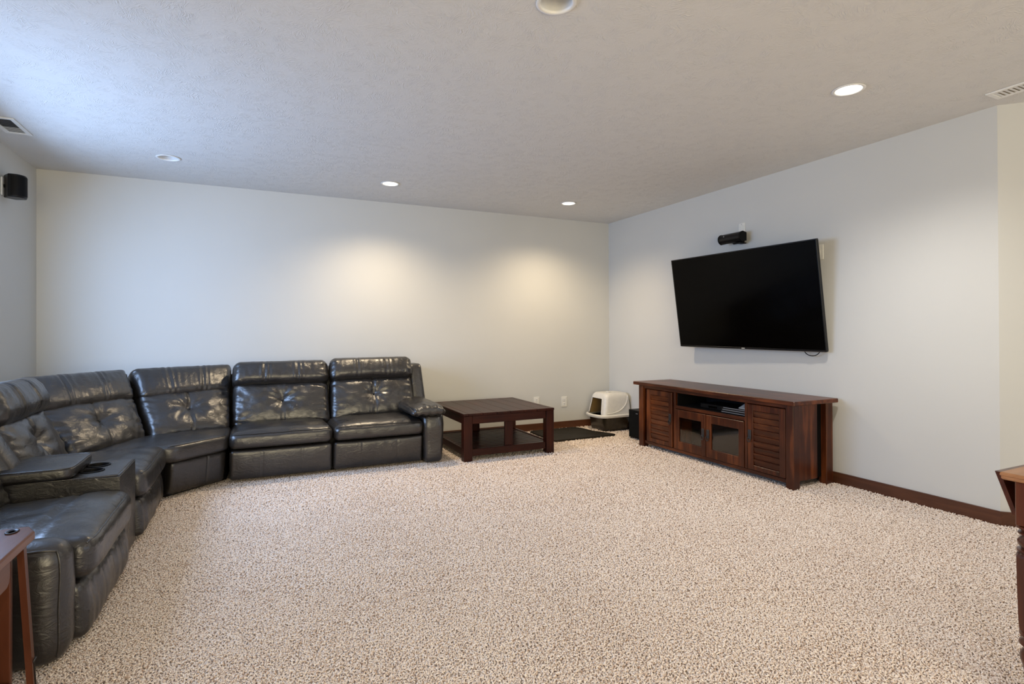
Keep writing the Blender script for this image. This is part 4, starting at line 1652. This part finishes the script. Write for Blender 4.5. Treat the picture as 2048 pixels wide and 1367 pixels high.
# ------------------------------------------------------------------ chairside table, lower left
def side_table():
    e = empty('side_table', (-.90, 2.10, 0), 'reddish brown wood chairside table beside the near sofa arm', 'table')
    zt = .548
    xr = -.640
    top = [(xr, 1.72), (xr, 2.262), (-.668, 2.318), (-1.22, 2.335), (-1.22, 1.72)]
    n = len(top)
    V, Fc = [], []
    cen = Vector((-.93, 2.03))
    for ins, z in ((.004, zt - .030), (0, zt - .026), (0, zt - .006), (.004, zt - .001), (.007, zt)):
        for x, y in top:
            p = Vector((x, y))
            q = p + (cen - p).normalized() * ins
            V.append((q.x, q.y, z))
    for i in range(4):
        for k in range(n):
            k2 = (k + 1) % n
            Fc.append((i * n + k, i * n + k2, (i + 1) * n + k2, (i + 1) * n + k))
    Fc += [tuple(range(n))[::-1], tuple(4 * n + k for k in range(n))]
    o = mesh_obj('top_board', V, Fc, SWOOD['y'], e)
    # dark metal pull set in the top
    V, Fc = lathe_geo([(.001, 0), (1, 0), (1.08, .25), (1, .6), (.75, .45), (.6, -.2), (.001, -.25)], 0, 0, 24, cap=False)
    mesh_obj('metal_pull', [(-.700 + v[0] * .016, 2.272 + v[1] * .026, zt + .0005 + max(0, v[2]) * .006) for v in V], Fc, PEWTER, o, smooth=True, label='dark metal pull set into the top')
    # front apron / drawer front with rounded lower corners
    ya, yb, za, zb, r = 1.80, 2.165, .418, .516, .030
    out = [(ya, zb), (yb, zb)]
    for k in range(7):
        t = -math.pi / 2 * k / 6
        out.append((yb - r + r * math.cos(t), za + r + r * math.sin(t)))
    for k in range(7):
        t = -math.pi / 2 - math.pi / 2 * k / 6
        out.append((ya + r + r * math.cos(t), za + r + r * math.sin(t)))
    k = len(out)
    V = [(-.672, y, z) for y, z in out] + [(-.692, y, z) for y, z in out]
    Fc = [tuple(range(k)), tuple(range(k, 2 * k))] + [(i, (i + 1) % k, k + (i + 1) % k, k + i) for i in range(k)]
    mesh_obj('drawer_front', V, Fc, SWOOD['y'], e)
    # splayed posts and side panels
    for s, y_t, y_b in ((1, 2.268, 2.290), (-1, 1.765, 1.745)):
        w = .024
        def post(x_t, x_b, d=.018):
            V = []
            for z, x, y in ((0, x_b, y_b), (.518, x_t, y_t)):
                V += [(x, y - w / 2, z), (x - d, y - w / 2, z), (x - d, y + w / 2, z), (x, y + w / 2, z)]
            return V
        Fb = [(0, 1, 2, 3), (4, 7, 6, 5), (0, 4, 5, 1), (1, 5, 6, 2), (2, 6, 7, 3), (3, 7, 4, 0)]
        p = mesh_obj('post', post(-.668, -.645), Fb, SWOOD['z'], e)
        mesh_obj('post', post(-1.165, -1.190), Fb, SWOOD['z'], e)
        if s > 0:
            # slot near the foot with a metal catch
            V = []
            for z in (.012, .112):
                f = z / .518
                x = -.645 + (-.668 + .645) * f + .0008
                y = y_b + (y_t - y_b) * f
                V += [(x, y - .002, z), (x, y + .010, z), (x - .004, y + .010, z), (x - .004, y - .002, z)]
            mesh_obj('slot', V, Fb, BLACKM, p, label='dark slot near the foot')
            f = .122 / .518
            mesh_obj('catch', *tube_geo([(-.644 - .023 * f, y_b + (y_t - y_b) * f - .004, .114), (-.640 - .023 * f, y_b + (y_t - y_b) * f + .006, .128)], .0035, 8), PEWTER, p, smooth=True)
        yy = 2.270 if s > 0 else 1.755
        box('side_panel', -1.15, -.700, yy - .012, yy + .008, .05, .518, SWOOD['z'], e)
    box('lower_shelf', -1.15, -.690, 1.785, 2.235, .060, .085, SWOOD['y'], e)
    box('foot_block', -.715, -.680, 2.150, 2.236, .000, .075, SWOOD['x'], e, .006)
    box('back_panel', -1.17, -1.155, 1.785, 2.24, .085, .518, SWOOD['z'], e)


side_table()


# ------------------------------------------------------------------ drop-leaf table, right edge
def drop_leaf():
    e = empty('drop_leaf_table', (2.65, .55, 0), 'brown drop leaf table with turned legs at the right edge', 'table')
    zt = .735
    # top with a moulded edge
    plan = [(2.135, .918), (2.105, .20), (3.20, .16), (3.20, .935)]
    n = 4
    V, Fc = [], []
    cen = Vector((2.66, .55))
    for ins, z in ((.010, zt - .024), (.004, zt - .020), (.004, zt - .012), (0, zt - .010), (0, zt - .004), (.004, zt)):
        for x, y in plan:
            p = Vector((x, y))
            q = p + (cen - p).normalized() * ins
            V.append((q.x, q.y, z))
    for i in range(5):
        for k in range(n):
            k2 = (k + 1) % n
            Fc.append((i * n + k, i * n + k2, (i + 1) * n + k2, (i + 1) * n + k))
    Fc += [tuple(range(n))[::-1], tuple(5 * n + k for k in range(n))]
    mesh_obj('table_top', V, Fc, DTOP, e)
    # hanging leaf along the far side, slanting in
    y_t, y_b, z_t, z_b = .957, .912, .722, .592
    V = []
    for x in (2.196, 3.18):
        V += [(x, y_t, z_t), (x, y_t - .014, z_t), (x, y_b - .014, z_b), (x, y_b, z_b)]
    mesh_obj('drop_leaf', V, [(0, 1, 2, 3), (4, 7, 6, 5), (0, 4, 5, 1), (1, 5, 6, 2), (2, 6, 7, 3), (3, 7, 4, 0)], DWOOD['x'], e)
    # apron
    def legs(cx, cy):
        # square block, turned neck, octagonal shaft, turned ankle, foot
        prof = [(.043, .485), (.043, .480)]
        rings = [(.040, .700, 4), (.040, .568, 4)]
        m = MB()
        m.box(cx - .040, cx + .040, cy - .040, cy + .040, .572, .711, .004)
        o = m.obj('leg', DWOOD['z'], e)
        P = [(.0385, .572), (.039, .566), (.031, .561), (.030, .556), (.036, .552), (.0365, .548), (.030, .544), (.029, .540), (.033, .534), (.0375, .524), (.0365, .513),
             (.031, .506), (.030, .503), (.0385, .499), (.039, .494), (.034, .490), (.038, .484)]
        V, Fc = lathe_geo([(r_ * 1.26, z_) for r_, z_ in P], cx, cy, 32)
        mesh_obj('turned_neck', V, Fc, DWOOD['z'], o, smooth=True, angle=50)
        V, Fc = lathe_geo([(.049, .485), (.0535, .475), (.0525, .40), (.0495, .28), (.047, .250), (.043, .246)], cx, cy, 8)
        mesh_obj('shaft', V, Fc, DWOOD['z'], o)
        P = [(.034, .247), (.036, .240), (.036, .234), (.029, .228), (.029, .222), (.036, .214), (.037, .206), (.030, .197), (.028, .190), (.034, .178), (.036, .165),
             (.033, .15), (.028, .13), (.026, .09), (.028, .055), (.033, .03), (.030, .004), (.026, 0)]
        V, Fc = lathe_geo([(r_ * 1.24, z_) for r_, z_ in P[::-1]], cx, cy, 32)
        mesh_obj('turned_foot', V, Fc, DWOOD['z'], o, smooth=True, angle=50)

    for cx, cy in ((2.192, .848), (2.192, .24), (3.10, .848), (3.10, .24)):
        legs(cx, cy)
    m = MB()
    m.box(2.225, 3.07, .838, .860, .590, .711, .002).box(2.275, 3.07, .228, .250, .590, .711, .002)
    m.box(2.182, 2.202, .275, .813, .590, .711, .002).box(3.09, 3.11, .275, .813, .590, .711, .002)
    m.obj('apron', DWOOD['x'], e)


drop_leaf()
